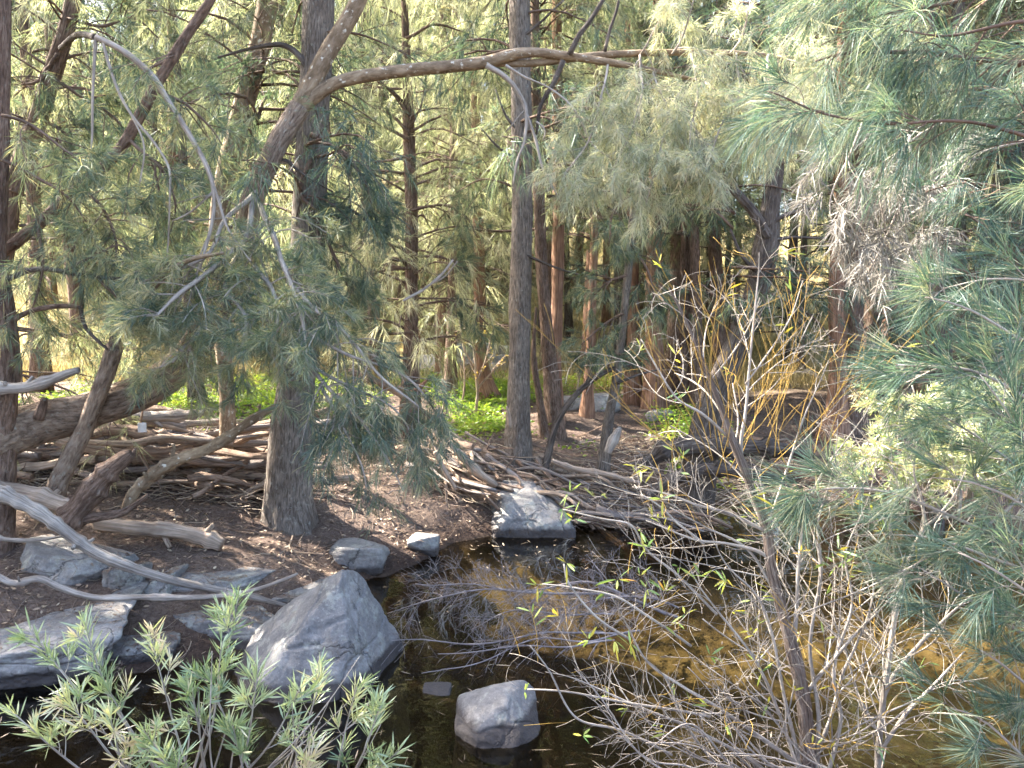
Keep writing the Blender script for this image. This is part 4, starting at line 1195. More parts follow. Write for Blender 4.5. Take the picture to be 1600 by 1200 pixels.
# ------------------------------------------------------------------ overhanging foliage on the right
def build_right_foliage():
    r = np.random.default_rng(33)
    foot = np.array([4.6, 3.4, H(4.6, 3.4)])
    t = empty('sheoak_tree', foot, 'she oak at the right edge hanging long green needles over the top corner', 'tree')
    mb = MB()
    p = np.array([foot - [0, 0, 0.2], foot + [0, 0.1, 1.2], foot + [-0.2, 0.3, 2.6], foot + [-0.1, 0.3, 4.2], foot + [0, 0.3, 6.5]])
    q, rr = tubes_line(mb, p, np.array([0.17, 0.14, 0.11, 0.08, 0.03]), 16, 0.08, 0.1, 0.06, 3)
    mb.build('trunk', 'bark_dark', t)
    L = [[(1760, 60, 14, 3.8), (1600, 95, 9, 3.7), (1500, 96, 8), (1440, 82, 7), (1330, 82, 5), (1270, 100, 3)], [(1760, 255, 9, 3.7), (1600, 214, 6, 3.5), (1480, 190, 5), (1350, 187, 4), (1262, 182, 3.5), (1190, 150, 2)],
         [(1760, -60, 10, 3.8), (1600, -20, 8, 3.7), (1480, 10, 6), (1360, 35, 4), (1280, 70, 2)], [(1700, 170, 8, 3.8), (1600, 150, 6, 3.9), (1500, 140, 5), (1400, 150, 4), (1320, 130, 2)],
         [(1650, -120, 8, 3.8), (1520, -70, 6), (1380, -40, 4), (1290, -10, 2)], [(1700, 20, 8, 3.6), (1580, 40, 6), (1480, 60, 4), (1400, 50, 2)], [(1720, 330, 8, 4.4), (1600, 300, 6), (1520, 290, 4), (1450, 300, 2)]]
    bough(t, L, 3.7, r, n1=10, l1=0.32, n2=4, l2=0.2, nn=20, ln=0.19, w=0.0025, angle=0.42, droop=0.2, mu=0.5, sd=0.18, fol='fol_teal', seg=2, spread=0.65, tdroop=0.25)
    L = [[(1480, 190, 5, 4.6), (1400, 230, 4), (1370, 290, 3), (1380, 370, 2)], [(1350, 187, 5, 4.6), (1330, 240, 4), (1300, 310, 3), (1310, 380, 2)], [(1600, 220, 5, 4.8), (1500, 250, 4), (1450, 320, 3), (1440, 400, 2)],
         [(1420, 210, 5, 4.7), (1420, 280, 4), (1400, 340, 3), (1350, 420, 2)]]
    bough(t, L, 4.7, r, n1=11, l1=0.3, n2=5, l2=0.16, nn=22, ln=0.10, w=0.0044, angle=0.9, droop=0.3, mu=0.55, sd=0.2, fol='fol_rust', limb_mat='twig_grey', foliage_name='dry_foliage', seg=2)

    foot = np.array([3.9, 3.1, H(3.9, 3.1)])
    t = empty('sheoak_shrub', foot, 'feathery green she oak shrub filling the lower right edge', 'shrub')
    mb = MB()
    p = np.array([foot - [0, 0, 0.15], foot + [-0.1, 0.1, 0.7], foot + [-0.25, 0.2, 1.4], foot + [-0.3, 0.3, 2.2]])
    tubes_line(mb, p, np.array([0.06, 0.05, 0.035, 0.012]), 10, 0.08, 0.1, 0.0, 3)
    mb.build('stem', 'bark_dark', t)
    L = [[(1720, 570, 8, 3.5), (1600, 525, 5), (1520, 490, 4), (1440, 470, 2)], [(1760, 720, 9, 3.4), (1640, 640, 6), (1540, 590, 5), (1460, 575, 4), (1395, 565, 2)], [(1740, 820, 9, 3.4), (1620, 745, 6), (1530, 690, 4), (1450, 645, 2)],
         [(1760, 930, 9, 3.5), (1600, 855, 6), (1480, 805, 5), (1380, 775, 4), (1260, 770, 2)], [(1740, 1020, 9, 3.4), (1600, 985, 6), (1500, 935, 4), (1430, 890, 2)], [(1740, 1170, 9, 3.3), (1630, 1090, 6), (1550, 1030, 4), (1490, 1000, 2)],
         [(1730, 1280, 9, 3.2), (1610, 1190, 6), (1540, 1130, 4), (1490, 1110, 2)], [(1720, 640, 8, 3.6), (1600, 600, 6), (1500, 560, 4), (1420, 590, 2)], [(1700, 760, 8, 3.2), (1600, 700, 6), (1560, 640, 4), (1530, 590, 2)],
         [(1760, 980, 8, 3.8), (1600, 890, 6), (1470, 840, 4), (1370, 830, 2)], [(1720, 900, 8, 3.3), (1620, 800, 6), (1540, 760, 4), (1470, 750, 2)], [(1720, 480, 8, 3.7), (1620, 450, 5), (1540, 440, 3), (1480, 450, 2)], [(1700, 1000, 8, 3.2), (1620, 930, 5), (1540, 880, 4), (1490, 860, 2)]]
    bough(t, L, 3.4, r, n1=12, l1=0.26, n2=3, l2=0.15, nn=19, ln=0.2, w=0.0025, angle=0.33, droop=0.06, mu=0.5, sd=0.18, fol='fol_teal', seg=2, spread=0.6, tdroop=0.1, limb_mat='twig_grey', up=0.1)
    # sunlit shrub on the far right bank
    foot = G(1440, 800) if False else np.array([4.0, 7.6, H(4.0, 7.6)])
    t = empty('bottlebrush_shrub', foot, 'sunlit pale green shrub on the right bank behind the feathery needles', 'shrub')
    L = [[(1470, 800, 8, 7.6), (1430, 730, 6), (1390, 670, 4), (1365, 630, 2)], [(1490, 800, 8, 7.6), (1470, 720, 6), (1440, 650, 4), (1420, 600, 2)], [(1510, 810, 8, 7.6), (1520, 740, 6), (1530, 670, 4), (1540, 620, 2)], [(1530, 810, 8, 7.4), (1560, 750, 6), (1590, 700, 4), (1620, 660, 2)],
         [(1500, 810, 8, 7.3), (1500, 750, 6), (1480, 700, 4), (1490, 650, 2)], [(1480, 810, 8, 7.3), (1420, 770, 6), (1380, 720, 4), (1350, 690, 2)], [(1540, 820, 8, 7.2), (1570, 790, 6), (1600, 760, 4), (1640, 740, 2)]]
    bough(t, L, 7.5, r, n1=16, l1=0.4, n2=4, l2=0.18, nn=26, ln=0.10, w=0.010, angle=0.8, droop=0.05, mu=0.7, fol='leaf_bush', seg=2, up=0.2, limb_mat='twig_grey')


# ------------------------------------------------------------------ shrubs in front
def build_bottlebrush():
    r = np.random.default_rng(44)
    base = np.array([-1.05, 2.72, 0.0])
    base[2] = H(base[0], base[1])
    t = empty('bottlebrush_shrub', base, 'pale stemmed leafy shrub in front of the pointed boulder at lower left', 'shrub')
    tips = [(50, 985, 2.75), (130, 965, 2.8), (232, 985, 2.75), (372, 925, 2.9), (320, 1040, 2.75), (300, 1080, 2.65), (90, 1090, 2.6), (500, 1060, 2.8), (470, 1075, 2.65), (600, 1100, 2.75), (12, 1110, 2.55), (170, 1110, 2.6),
            (230, 1140, 2.6), (490, 1170, 2.6), (365, 1130, 2.6), (620, 1170, 2.7), (280, 1180, 2.5), (150, 1040, 2.75), (350, 1000, 2.85), (560, 1075, 2.75), (400, 1040, 2.7)]
    st, tw, lf = MB(), MB(), MB()
    roots = [(330, 1320), (300, 1330), (380, 1330), (250, 1330), (440, 1340)]
    for k, (px, py, Y) in enumerate(tips):
        rx, ry = roots[k % 5]
        a = P(rx + r.normal(0, 12), ry, 2.72)
        a[2] = min(a[2], base[2] + 0.1)
        b = P(px, py, Y)
        m1 = a * 0.65 + b * 0.35 + np.array([(b[0] - a[0]) * -0.10, 0, 0.05]) + r.normal(0, 0.025, 3)
        m2 = a * 0.3 + b * 0.7 + r.normal(0, 0.025, 3) + np.array([0, 0, 0.02])
        p = np.array([a, m1, m2, b])
        mb = st
        q, rr = tubes_line(mb, p, np.array([0.0075, 0.0055, 0.004, 0.0018]), 6, 0.03, 0.1, 0, k, wig=0.012)
        A, B = resample(q, rr, 10)
        q1, R1 = side_shoots(A[None], B[None], r, 5, 0.62, 0.98, 0.14, 0.75, 0.2, 0.05, 5, rscale=0.6)
        tubes(tw, q1, np.clip(R1, 0.001, 0.003), 4, cap=False)
        sun = np.clip(r.normal(0.5, 0.22), 0.1, 0.98)
        tufts(lf, A[None, 7:], r, 38, 0.085, 0.0068, 0.75, 0.0, 0.35, sun, 0.08, seg=3)
        tufts(lf, q1, r, 20, 0.072, 0.0064, 0.75, 0.0, 0.45, sun, 0.16, seg=3, drymix=0.04)
    for k in range(16):
        px, py = r.uniform(40, 620), r.uniform(1010, 1150)
        a = P(330 + r.normal(0, 60), 1320, 2.72)
        c = P(px, py, 2.7 + r.normal(0, 0.08))
        tubes_line(st, np.array([a, a * 0.5 + c * 0.5 + r.normal(0, 0.04, 3), c]), np.array([0.005, 0.0035, 0.0012]), 5, 0.03, 0.1, 0, k, wig=0.03)
    st.build('stems', 'stem_willow', t)
    tw.build('twigs', 'stem_willow', t)['kind'] = 'stuff'
    lf.build('foliage', 'leaf_bush', t)['kind'] = 'stuff'


def build_willow():
    r = np.random.default_rng(55)

    def shrub(base, stems, Y0, label, n1, whips, nl):
        base = np.array(base)
        t = empty('willow_shrub', base, label, 'shrub')
        tw, wh, lf = MB(), MB(), MB()
        for k, pts in enumerate(stems):
            p, rad = line(pts, Y0)
            mb = MB()
            q, rr = tubes_line(mb, p, rad * (0.9 if pts[0][2] > 23 else 0.58), 12 if rad[0] > 0.012 else 6, 0.03, 0.16, 0.06, k, wig=0.02)
            mb.build('stem', 'stem_willow_old' if pts[0][2] > 23 else 'stem_willow', t)
            A, B = resample(q, rr, 14)
            L = np.linalg.norm(np.diff(p, axis=0), axis=1).sum()
            m = max(2, int(n1 * L))
            q1, R1 = side_shoots(A[None], B[None], r, m, 0.12, 0.98, 0.62, 0.95, 0.25, 0.05, 10, wig=0.10, rscale=0.5)
            R1 = np.clip(R1, 0.0014, 0.0042)
            tubes(tw, q1, R1, 5, rough=0.1, cap=False)
            q2, R2 = side_shoots(q1, R1, r, 4, 0.2, 0.95, 0.32, 0.95, 0.25, 0.0, 7, wig=0.10, rscale=0.7)
            R2 = np.clip(R2, 0.0011, 0.0022)
            pick = r.random(len(q2)) < whips
            tubes(wh, q2[pick], R2[pick], 4, cap=False)
            tubes(tw, q2[~pick], R2[~pick], 4, cap=False)
            q3, R3 = side_shoots(q2[~pick], R2[~pick], r, 3, 0.2, 0.95, 0.16, 0.8, 0.1, 0.1, 5, wig=0.06, rscale=0.8)
            tubes(tw, q3, np.clip(R3, 0.0010, 0.002), 3, cap=False)
            nq = len(q2)
            ch = q2[r.random(nq) < nl]
            tufts(lf, ch, r, 4, 0.075, 0.0105, 0.9, 0.15, 0.45, 0.5, 0.25, seg=3)
        return t, tw, wh, lf

    b = P(1265, 1290, 3.7)
    b = np.array([b[0], 3.7, -0.35])
    S = [[(1268, 1330, 30), (1262, 1200, 28), (1256, 1090, 26), (1240, 1010, 24), (1225, 950, 21), (1208, 890, 19), (1195, 830, 17), (1176, 780, 16), (1160, 735, 15), (1140, 680, 14), (1118, 620, 9), (1085, 545, 7), (1062, 490, 5), (1045, 450, 3)],
         [(1160, 740, 12), (1158, 690, 10), (1162, 640, 8), (1165, 590, 7), (1172, 520, 6), (1180, 440, 4), (1183, 395, 2)], [(1140, 685, 9), (1100, 645, 8), (1060, 620, 6), (1030, 575, 5), (1000, 530, 3)],
         [(1195, 830, 11), (1140, 800, 9), (1090, 785, 7), (1040, 770, 5), (985, 765, 3)], [(1240, 1010, 14), (1246, 940, 11), (1250, 880, 10), (1262, 800, 8), (1290, 740, 6), (1320, 690, 4), (1360, 620, 2)],
         [(1210, 880, 12), (1180, 860, 10), (1130, 845, 8), (1080, 838, 6), (1010, 815, 3)], [(1256, 1090, 13), (1290, 1040, 10), (1330, 990, 8), (1380, 945, 4), (1420, 900, 2)], [(1256, 1200, 14), (1190, 1150, 12), (1130, 1110, 10), (1060, 1075, 8), (1010, 1040, 6), (975, 980, 4), (950, 935, 2)],
         [(1250, 1260, 12), (1180, 1190, 11), (1110, 1150, 9), (1040, 1120, 7), (960, 1090, 5), (890, 1062, 3), (850, 1050, 2)], [(1225, 950, 10), (1200, 900, 9), (1160, 850, 7), (1100, 820, 5), (1050, 790, 3)],
         [(1262, 1200, 12), (1300, 1120, 10), (1320, 1050, 8), (1350, 960, 6), (1360, 900, 4), (1340, 830, 2)], [(1195, 830, 9), (1220, 770, 8), (1240, 710, 6), (1260, 640, 4), (1290, 560, 2)], [(1165, 600, 6), (1200, 560, 5), (1240, 500, 4), (1260, 440, 2)],
         [(1262, 1240, 12), (1220, 1120, 10), (1180, 1040, 8), (1120, 960, 6), (1080, 900, 4), (1060, 840, 2)], [(1275, 1260, 14), (1278, 1120, 12), (1270, 1010, 10), (1282, 900, 8), (1276, 820, 6), (1300, 740, 4), (1310, 660, 2)],
         [(1285, 1250, 13), (1310, 1130, 11), (1300, 1040, 9), (1330, 940, 7), (1325, 860, 5), (1360, 780, 3), (1375, 700, 2)], [(1255, 1230, 13), (1228, 1100, 10), (1205, 1000, 8), (1178, 930, 6), (1130, 880, 4), (1105, 830, 2)],
         [(1260, 1260, 12), (1180, 1220, 10), (1120, 1190, 8), (1070, 1130, 6), (1040, 1060, 4), (1000, 1020, 2)]]
    t, tw, wh, lf = shrub(b, S, 3.7, 'bare grey willow shrub with yellow shoots standing in the water right of centre', 5.4, 0.30, 0.11)
    # long upright yellow whips
    W = []
    for k in range(30):
        u = r.uniform(-1, 1)
        px = 1165 + 95 * u + r.normal(0, 25)
        py = 720 - 90 * (1 - abs(u)) * r.random() + r.uniform(-30, 60)
        h = r.uniform(140, 330)
        lean = h * (0.75 * u + r.normal(0, 0.16))
        bow = r.normal(0, 22)
        dy = r.normal(0, 0.12)
        W.append(np.stack([P(px + lean * s + bow * math.sin(math.pi * s), py - h * s * (1 - 0.1 * s), 3.7 + dy * s) for s in np.linspace(0, 1, 8)]))
    tubes(wh, np.array(W), np.linspace(0.0021, 0.0008, 8)[None].repeat(len(W), 0), 5)
    wq, wR = side_shoots(np.array(W), np.linspace(0.0021, 0.0008, 8)[None].repeat(len(W), 0), r, 3, 0.2, 0.85, 0.3, 0.5, 0.5, 0.0, 7, wig=0.04, rscale=0.7)
    tubes(wh, wq, np.clip(wR, 0.0009, 0.002), 4, cap=False)
    tw.build('twigs', 'stem_willow', t)['kind'] = 'stuff'
    wh.build('yellow_shoots', 'twig_yellow', t)['kind'] = 'stuff'
    L = []
    lt = [(880, 795), (895, 810), (1020, 810), (1035, 780), (1010, 855), (1000, 830), (885, 880), (840, 915), (850, 920), (965, 905), (1000, 900), (1040, 925), (985, 1005), (960, 1000), (1095, 900), (1310, 860), (1320, 880), (1110, 1025), (1190, 1050), (1240, 1080), (1330, 780), (920, 1000), (890, 770), (1380, 830), (1010, 920), (1060, 885), (985, 1010), (820, 1080), (910, 1150), (1070, 960), (1290, 930), (1200, 1100), (930, 940), (1135, 905)]
    for px, py in lt:
        c = P(px, py, 3.65 + r.normal(0, 0.1))
        n = int(r.integers(3, 7))
        d = norm(r.normal(size=(n, 3)) + np.array([0, 0, 0.15]))
        needles(lf, np.repeat(c[None], n, 0) + d * 0.006, d, r.uniform(0.055, 0.11, n), 0.0125, 0.12, np.clip(r.normal(0.45, 0.25, n), 0, 1), r, 3)
    # twigs that carry the hanging leaf groups
    D = [[(1120, 960), (1060, 900), (1010, 860), (985, 820), (940, 810), (880, 795)], [(1080, 1010), (1010, 960), (960, 930), (900, 920), (845, 915)], [(985, 1000), (930, 960), (890, 910), (882, 880)], [(1110, 1120), (1010, 1100), (900, 1085), (822, 1080)],
         [(1050, 1180), (970, 1140), (900, 1120), (860, 1050), (830, 1010)], [(1100, 850), (1060, 820), (1030, 790), (1000, 770)]]
    for k, pts in enumerate(D):
        p, rad = line([(a, b_, 5 - 3.2 * i / len(pts)) for i, (a, b_) in enumerate(pts)], 3.68)
        mb = MB()
        q, rr = tubes_line(mb, p, rad, 5, 0.03, 0.08, 0, k, wig=0.01)
        mb.build('stem', 'stem_willow', t)
    lf.build('leaves', 'leaf_willow', t)['kind'] = 'stuff'
    b2 = P(1372, 1260, 4.0)
    b2 = np.array([b2[0], 4.0, -0.3])
    S = [[(1370, 1300, 19), (1372, 1180, 17), (1378, 1100, 16), (1388, 1040, 16), (1398, 980, 15), (1412, 915, 14), (1428, 860, 13), (1442, 825, 10), (1436, 780, 8), (1425, 740, 5), (1430, 690, 3)], [(1378, 1095, 14), (1405, 1040, 12), (1440, 995, 10), (1480, 960, 7), (1520, 930, 4)],
         [(1442, 825, 9), (1465, 800, 7), (1490, 770, 5), (1510, 730, 3)], [(1398, 980, 9), (1400, 920, 8), (1395, 860, 6), (1385, 800, 4), (1390, 750, 2)], [(1372, 1180, 12), (1420, 1110, 10), (1470, 1060, 7), (1510, 1020, 4)], [(1374, 1150, 10), (1340, 1090, 8), (1320, 1020, 6), (1300, 960, 4)]]
    t, tw, wh, lf = shrub(b2, S, 4.0, 'smaller grey stemmed willow beside the green needles at right', 7, 0.12, 0.05)
    tw.build('twigs', 'stem_willow', t)['kind'] = 'stuff'
    wh.build('yellow_shoots', 'twig_yellow', t)['kind'] = 'stuff'
    lf.build('leaves', 'leaf_willow', t)['kind'] = 'stuff'
    # low tangle of fallen willow brush along the bottom edge
    b3 = np.array([1.35, 3.9, -0.1])
    t = empty('fallen_brush', b3, 'tangle of fallen grey brush along the bottom edge below the willow', 'branches')
    tw = MB()
    for k in range(13):
        px = r.uniform(960, 1250)
        p, rad = line([(px + 160, 1290, 4.5), (px + 80, 1210, 4), (px, 1160 + r.uniform(-50, 40), 3), (px - 90, 1130 + r.uniform(-90, 70), 1.5)], 3.6 + r.uniform(-0.2, 0.3))
        q, rr = tubes_line(tw, p, rad, 5, 0.04, 0.1, 0, k, wig=0.03)
        A, B = resample(q, rr, 10)
        q1, R1 = side_shoots(A[None], B[None], r, 9, 0.1, 0.95, 0.3, 0.8, 0.1, 0.1, 6, wig=0.06)
        tubes(tw, q1, np.clip(R1, 0.001, 0.002), 4, cap=False)
        q2, R2 = side_shoots(q1, R1, r, 3, 0.1, 0.95, 0.14, 0.8, 0.1, 0.1, 5, wig=0.06)
        tubes(tw, q2, np.clip(R2, 0.0008, 0.0014), 3, cap=False)
    tw.build('twigs', 'twig_grey', t)['kind'] = 'stuff'


def build_water_brush():
    """the dead feathery branch lying in the pool"""
    r = np.random.default_rng(66)
    c = Pz(860, 960, 0.0)
    t = empty('fallen_branch', c, 'dead feathery casuarina branch lying in the dark pool', 'branch')
    st, tw, fe = MB(), MB(), MB()
    main = [[(1060, 965, 9, 6.4), (960, 930, 8, 6.3), (860, 925, 7, 6.2), (760, 925, 5, 6.2), (680, 935, 4, 6.1), (600, 960, 2, 6.1)], [(1040, 960, 8, 6.3), (940, 915, 7, 6.3), (830, 920, 5, 6.4), (720, 915, 3, 6.5), (650, 905, 2, 6.6)],
            [(980, 990, 7, 6.0), (880, 985, 6, 6.0), (790, 1000, 5, 5.9), (700, 1000, 4, 5.8), (615, 1003, 2, 5.7)], [(1000, 985, 6, 6.0), (900, 1000, 5, 5.9), (800, 1010, 4, 5.8), (700, 1050, 3, 5.5), (660, 1065, 2, 5.4)],
            [(1060, 950, 7, 6.4), (1000, 930, 6, 6.3), (920, 945, 4, 6.2), (850, 970, 2, 6.0)], [(960, 960, 6, 6.1), (880, 955, 5, 6.1), (800, 960, 3, 6.0), (740, 985, 2, 5.9)],
            [(960, 1000, 6, 5.9), (860, 1010, 5, 5.8), (760, 1020, 4, 5.7), (690, 1022, 2, 5.6)]]
    for k, pts in enumerate(main):
        p, rad = line(pts)
        p[:, 2] = np.maximum(p[:, 2], 0.01)
        q, rr = tubes_line(st, p, rad * 0.55, 6, 0.05, 0.1, 0, k, wig=0.035)
        A, B = resample(q, rr, 14)
        dense = 1 if k in (2, 3, 6) else 2
        q1, R1 = side_shoots(A[None], B[None], r, 16 * dense, 0.05, 0.95, 0.42, 0.8, 0.15, 0.2, 7, wig=0.08)
        tubes(tw, q1, np.clip(R1, 0.0014, 0.004), 4, cap=False)
        q2, R2 = side_shoots(q1, R1, r, 5 if dense == 2 else 2, 0.15, 0.95, 0.22, 0.8, 0.15, 0.15, 6, wig=0.08)
        tubes(tw, q2, np.clip(R2, 0.0012, 0.0022), 3, cap=False)
        q3, R3 = side_shoots(q2, R2, r, 3 if dense == 2 else 1, 0.15, 0.95, 0.12, 0.8, 0.1, 0.1, 5, wig=0.08)
        tubes(tw, q3, np.clip(R3, 0.001, 0.0016), 3, cap=False)
    # hanging plumes of dead needles
    for px, py in [(690, 940), (720, 945), (745, 955), (770, 960), (800, 965), (830, 950), (655, 940), (880, 870), (840, 880), (865, 865), (815, 890), (900, 850), (760, 935), (850, 985), (700, 965)]:
        a = P(px, py, 6.15)
        s = np.linspace(0, 1, 6)
        for m in range(4):
            d = np.array([r.normal(-0.05, 0.07), r.normal(0, 0.06), -0.16 * r.uniform(0.6, 1.2)])
            q = a[None] + r.normal(0, 0.03, 3) + s[:, None] * d + np.array([-0.05, 0, 0.05])[None] * np.sin(s * 3)[:, None]
            q[:, 2] = np.maximum(q[:, 2], 0.012)
            tufts(fe, q[None], r, 22, 0.07, 0.0035, 0.35, 0.3, 0.1, 0.6, 0.2)
    st.build('stems', 'twig_mauve', t)
    tw.build('twigs', 'twig_mauve', t)['kind'] = 'stuff'
    fe.build('dead_needles', 'fol_rust', t)['kind'] = 'stuff'


# ------------------------------------------------------------------ driftwood
def single(name, label, pts, Y0, mat, cat='log', sides=10, rough=0.12, ridge=0.06, wig=0.0, seed=0, more=None):
    p, rad = line(pts, Y0)
    t = empty(name, p[len(p) // 2], label, cat)
    mb = MB()
    q, rr = tubes_line(mb, p, rad, sides, 0.025, rough, ridge, seed + int(abs(pts[0][1])), wig=wig + 0.012, knots=5)
    mb.build('stem', mat, t)
    L = np.linalg.norm(np.diff(p, axis=0), axis=1).sum()
    if L > 0.8:
        kr = np.random.default_rng(seed + int(abs(pts[0][1])))
        for k in range(int(2 + L)):
            i = int(kr.uniform(0.1, 0.85) * (len(q) - 1))
            d = norm(perp_rand((q[i + 1] - q[i])[None] / np.linalg.norm(q[i + 1] - q[i]), kr)[0] + 0.6 * norm(q[i + 1] - q[i]) + np.array([0, -0.2, 0.4]))
            ln = kr.uniform(0.03, 0.12) + rr[i]
            sb = MB()
            s = np.linspace(0, 1, 5)[:, None]
            tubes(sb, (q[i] + d * ln * s + kr.normal(0, 0.004, (5, 3)) * s)[None], (max(0.004, rr[i] * 0.38) * np.linspace(1.2, 0.7, 5))[None], 6, 0.2, k)
            sb.build('stub', mat, t)
    for k, m in enumerate(more or []):
        limb(t, m, Y0, mat, 'side_branch', 8, 0.1, seed=k)
    return t


def on_ground(pts, lift=0.0):
    """give each (px, py, w) the depth at which the terrain lies there"""
    out = []
    for px, py, w in pts:
        g = G(px, py)
        Y = g[1] - 0.0
        out.append((px, py, w, Y - lift))
    return out


def build_driftwood():
    single('driftwood_pole', 'long pale driftwood pole lying over the bedrock toward the pointed boulder', [(-40, 745, 20, 5.9), (0, 770, 20, 5.9), (60, 800, 20, 5.9), (100, 825, 19, 5.9), (150, 862, 18, 5.9), (200, 884, 16, 5.9), (265, 905, 14, 5.95), (330, 920, 12, 6.0), (390, 932, 10, 6.0), (450, 946, 5, 6.05)],
           5.9, 'wood_silver', 'branch', ridge=0.02, rough=0.07)
    single('driftwood_branch', 'thin wavy pale branch lying below the long driftwood pole', [(-30, 880, 10, 5.6), (0, 903, 11), (25, 912, 11), (60, 905, 11), (95, 920, 11), (150, 935, 10), (210, 934, 9), (270, 934, 9), (330, 932, 8), (380, 925, 7), (425, 912, 5), (465, 897, 3)], 5.65, 'wood_silver', 'branch', ridge=0.0)
    single('driftwood_branch', 'short thin pale stick on the rock at the left edge', [(-20, 838, 7), (20, 842, 7), (60, 841, 6), (98, 836, 4)], 6.0, 'wood_silver', 'branch', ridge=0.0)
    single('broken_log', 'split pale log with a torn end lying in front of the grey trunk', [(150, 818, 22, 6.9), (200, 822, 24), (250, 828, 24), (300, 838, 24), (330, 846, 26), (348, 852, 20)], 6.9, 'wood_pale', 'log', rough=0.16, ridge=0.14, sides=16)
    single('broken_log', 'short thick pale log at the left edge under the forked snag', [(-30, 762, 32, 6.5), (10, 770, 30), (60, 780, 30), (110, 796, 26), (140, 805, 16)], 6.5, 'wood_pale', 'log', rough=0.16, ridge=0.12, sides=16)
    single('forked_snag', 'broken forked snag standing on the bank with a curved grey arm', [(95, 830, 34, 6.45), (118, 800, 36), (145, 765, 32), (170, 735, 30), (195, 715, 26), (208, 706, 14)], 6.45, 'bark_brown', 'log', rough=0.14, ridge=0.07, sides=14,
           more=[[(120, 812, 20), (150, 808, 16), (185, 803, 13), (210, 790, 9), (232, 772, 5)], [(206, 712, 8), (212, 700, 4)]])
    single('curved_branch', 'curved grey branch rising from the bank into the green foliage', [(196, 800, 16, 6.9), (205, 775, 18), (222, 755, 19), (255, 728, 19), (290, 712, 18), (325, 700, 17), (355, 682, 15), (385, 660, 13), (420, 640, 10), (450, 625, 6)], 6.9, 'bark_smooth', 'branch', ridge=0.03, sides=12)
    single('grey_snag', 'smooth weathered grey snag pointing right at the left edge above the bent trunk', [(-40, 602, 18, 6.3), (0, 606, 18), (40, 605, 17), (80, 594, 15), (105, 584, 13), (126, 577, 9)], 6.3, 'wood_silver', 'log', ridge=0.04, sides=12)
    single('grey_log', 'long silver log lying level in the left stick pile', [(130, 655, 14, 8.3), (190, 655, 17), (240, 650, 18), (290, 648, 15), (320, 645, 8)], 8.2, 'wood_silver', 'log', ridge=0.08)
    single('brown_log', 'long brown log slanting through the left stick pile', [(110, 690, 12, 8.0), (180, 672, 16), (240, 682, 16), (300, 690, 14), (350, 690, 8)], 8.0, 'wood_brown', 'log', ridge=0.06)
    single('peeled_log', 'thin yellowish pole across the dark hollow of the left stick pile', [(130, 690, 9, 7.7), (200, 693, 9), (260, 684, 8), (330, 690, 6)], 7.7, 'wood_pale', 'log', ridge=0.02)
    single('leaning_stick', 'pale stick leaning against the central stick pile at its left end', [(680, 705, 7, 9.3), (695, 735, 8), (712, 765, 7)], 9.3, 'wood_pale', 'stick', ridge=0.08)
    single('leaning_stick', 'broad split plank leaning on the left end of the central stick pile', [(700, 690, 8, 9.4), (725, 715, 13), (750, 740, 13), (775, 760, 8)], 9.4, 'wood_pale', 'stick', ridge=0.15)
    single('fallen_limb', 'long bleached limb lying on the right part of the central stick pile', [(862, 720, 8, 9.7), (890, 730, 9), (930, 738, 9), (970, 748, 8), (1000, 755, 5)], 9.6, 'wood_pale', 'branch')
    single('fallen_limb', 'thick dark log arching from the far bank beside the forked trunk', [(1000, 735, 18, 10.0), (1040, 705, 26), (1090, 695, 30), (1150, 700, 28), (1210, 700, 22), (1270, 712, 14)], 10, 'bark_dark', 'log', ridge=0.06, sides=14)
    single('fallen_limb', 'second dark log lying low across the water below the far bank', [(1010, 775, 14, 9.8), (1060, 745, 20), (1120, 735, 22), (1180, 740, 18), (1240, 752, 10)], 9.8, 'bark_dark', 'log', ridge=0.06, sides=14)
    single('broken_branch', 'splintered orange branch stump in the sun left of the green patch', [(600, 600, 8, 11.2), (622, 612, 10), (640, 618, 14), (655, 606, 9), (668, 592, 4)], 11.2, 'bark_red', 'branch', ridge=0.1)
    single('broken_branch', 'bare snapped limb slanting down behind the hanging green bough', [(545, 580, 9, 11), (580, 592, 10), (620, 612, 10), (655, 640, 9), (690, 660, 6)], 11, 'wood_brown', 'branch', ridge=0.05)
    single('dead_twig', 'white bare twig catching light in front of the dark foliage', [(630, 470, 4, 7.6), (660, 452, 4), (690, 428, 4), (708, 405, 3)], 7.6, 'twig_grey', 'twig', ridge=0, more=[[(670, 446, 3), (695, 432, 2), (715, 408, 1.5)]])
    single('pale_plank', 'pale weathered slab of wood standing by the leaning grey sapling', [(950, 708, 11, 10.0), (958, 692, 14), (966, 676, 11), (970, 668, 5)], 10.0, 'wood_silver', 'wood', ridge=0.15)
    # white scrap of paper caught in the left pile
    c = P(222, 668, 7.9)
    mb = MB()
    u = np.linspace(-1, 1, 6)
    X, Z = np.meshgrid(u * 0.04, u * 0.05)
    r0 = np.random.default_rng(1)
    Yv = 0.012 * np.sin(X * 60) + r0.normal(0, 0.004, X.shape)
    V = np.stack([X.ravel(), Yv.ravel(), Z.ravel()], -1)
    i = np.arange(36).reshape(6, 6)
    a, b, cc, d = i[:-1, :-1], i[:-1, 1:], i[1:, 1:], i[1:, :-1]
    f = np.concatenate([np.stack([a, b, cc], -1).reshape(-1, 3), np.stack([a, cc, d], -1).reshape(-1, 3)])
    mb.add(np.concatenate([V, V + [0, 0.004, 0]]) + c, np.concatenate([f, f[:, ::-1] + 36]))
    tag(mb.build('paper_scrap', 'white', origin=c), 'small crumpled white scrap caught in the left stick pile', 'litter')

    # shared stick shapes
    r = np.random.default_rng(88)
    shapes = {}
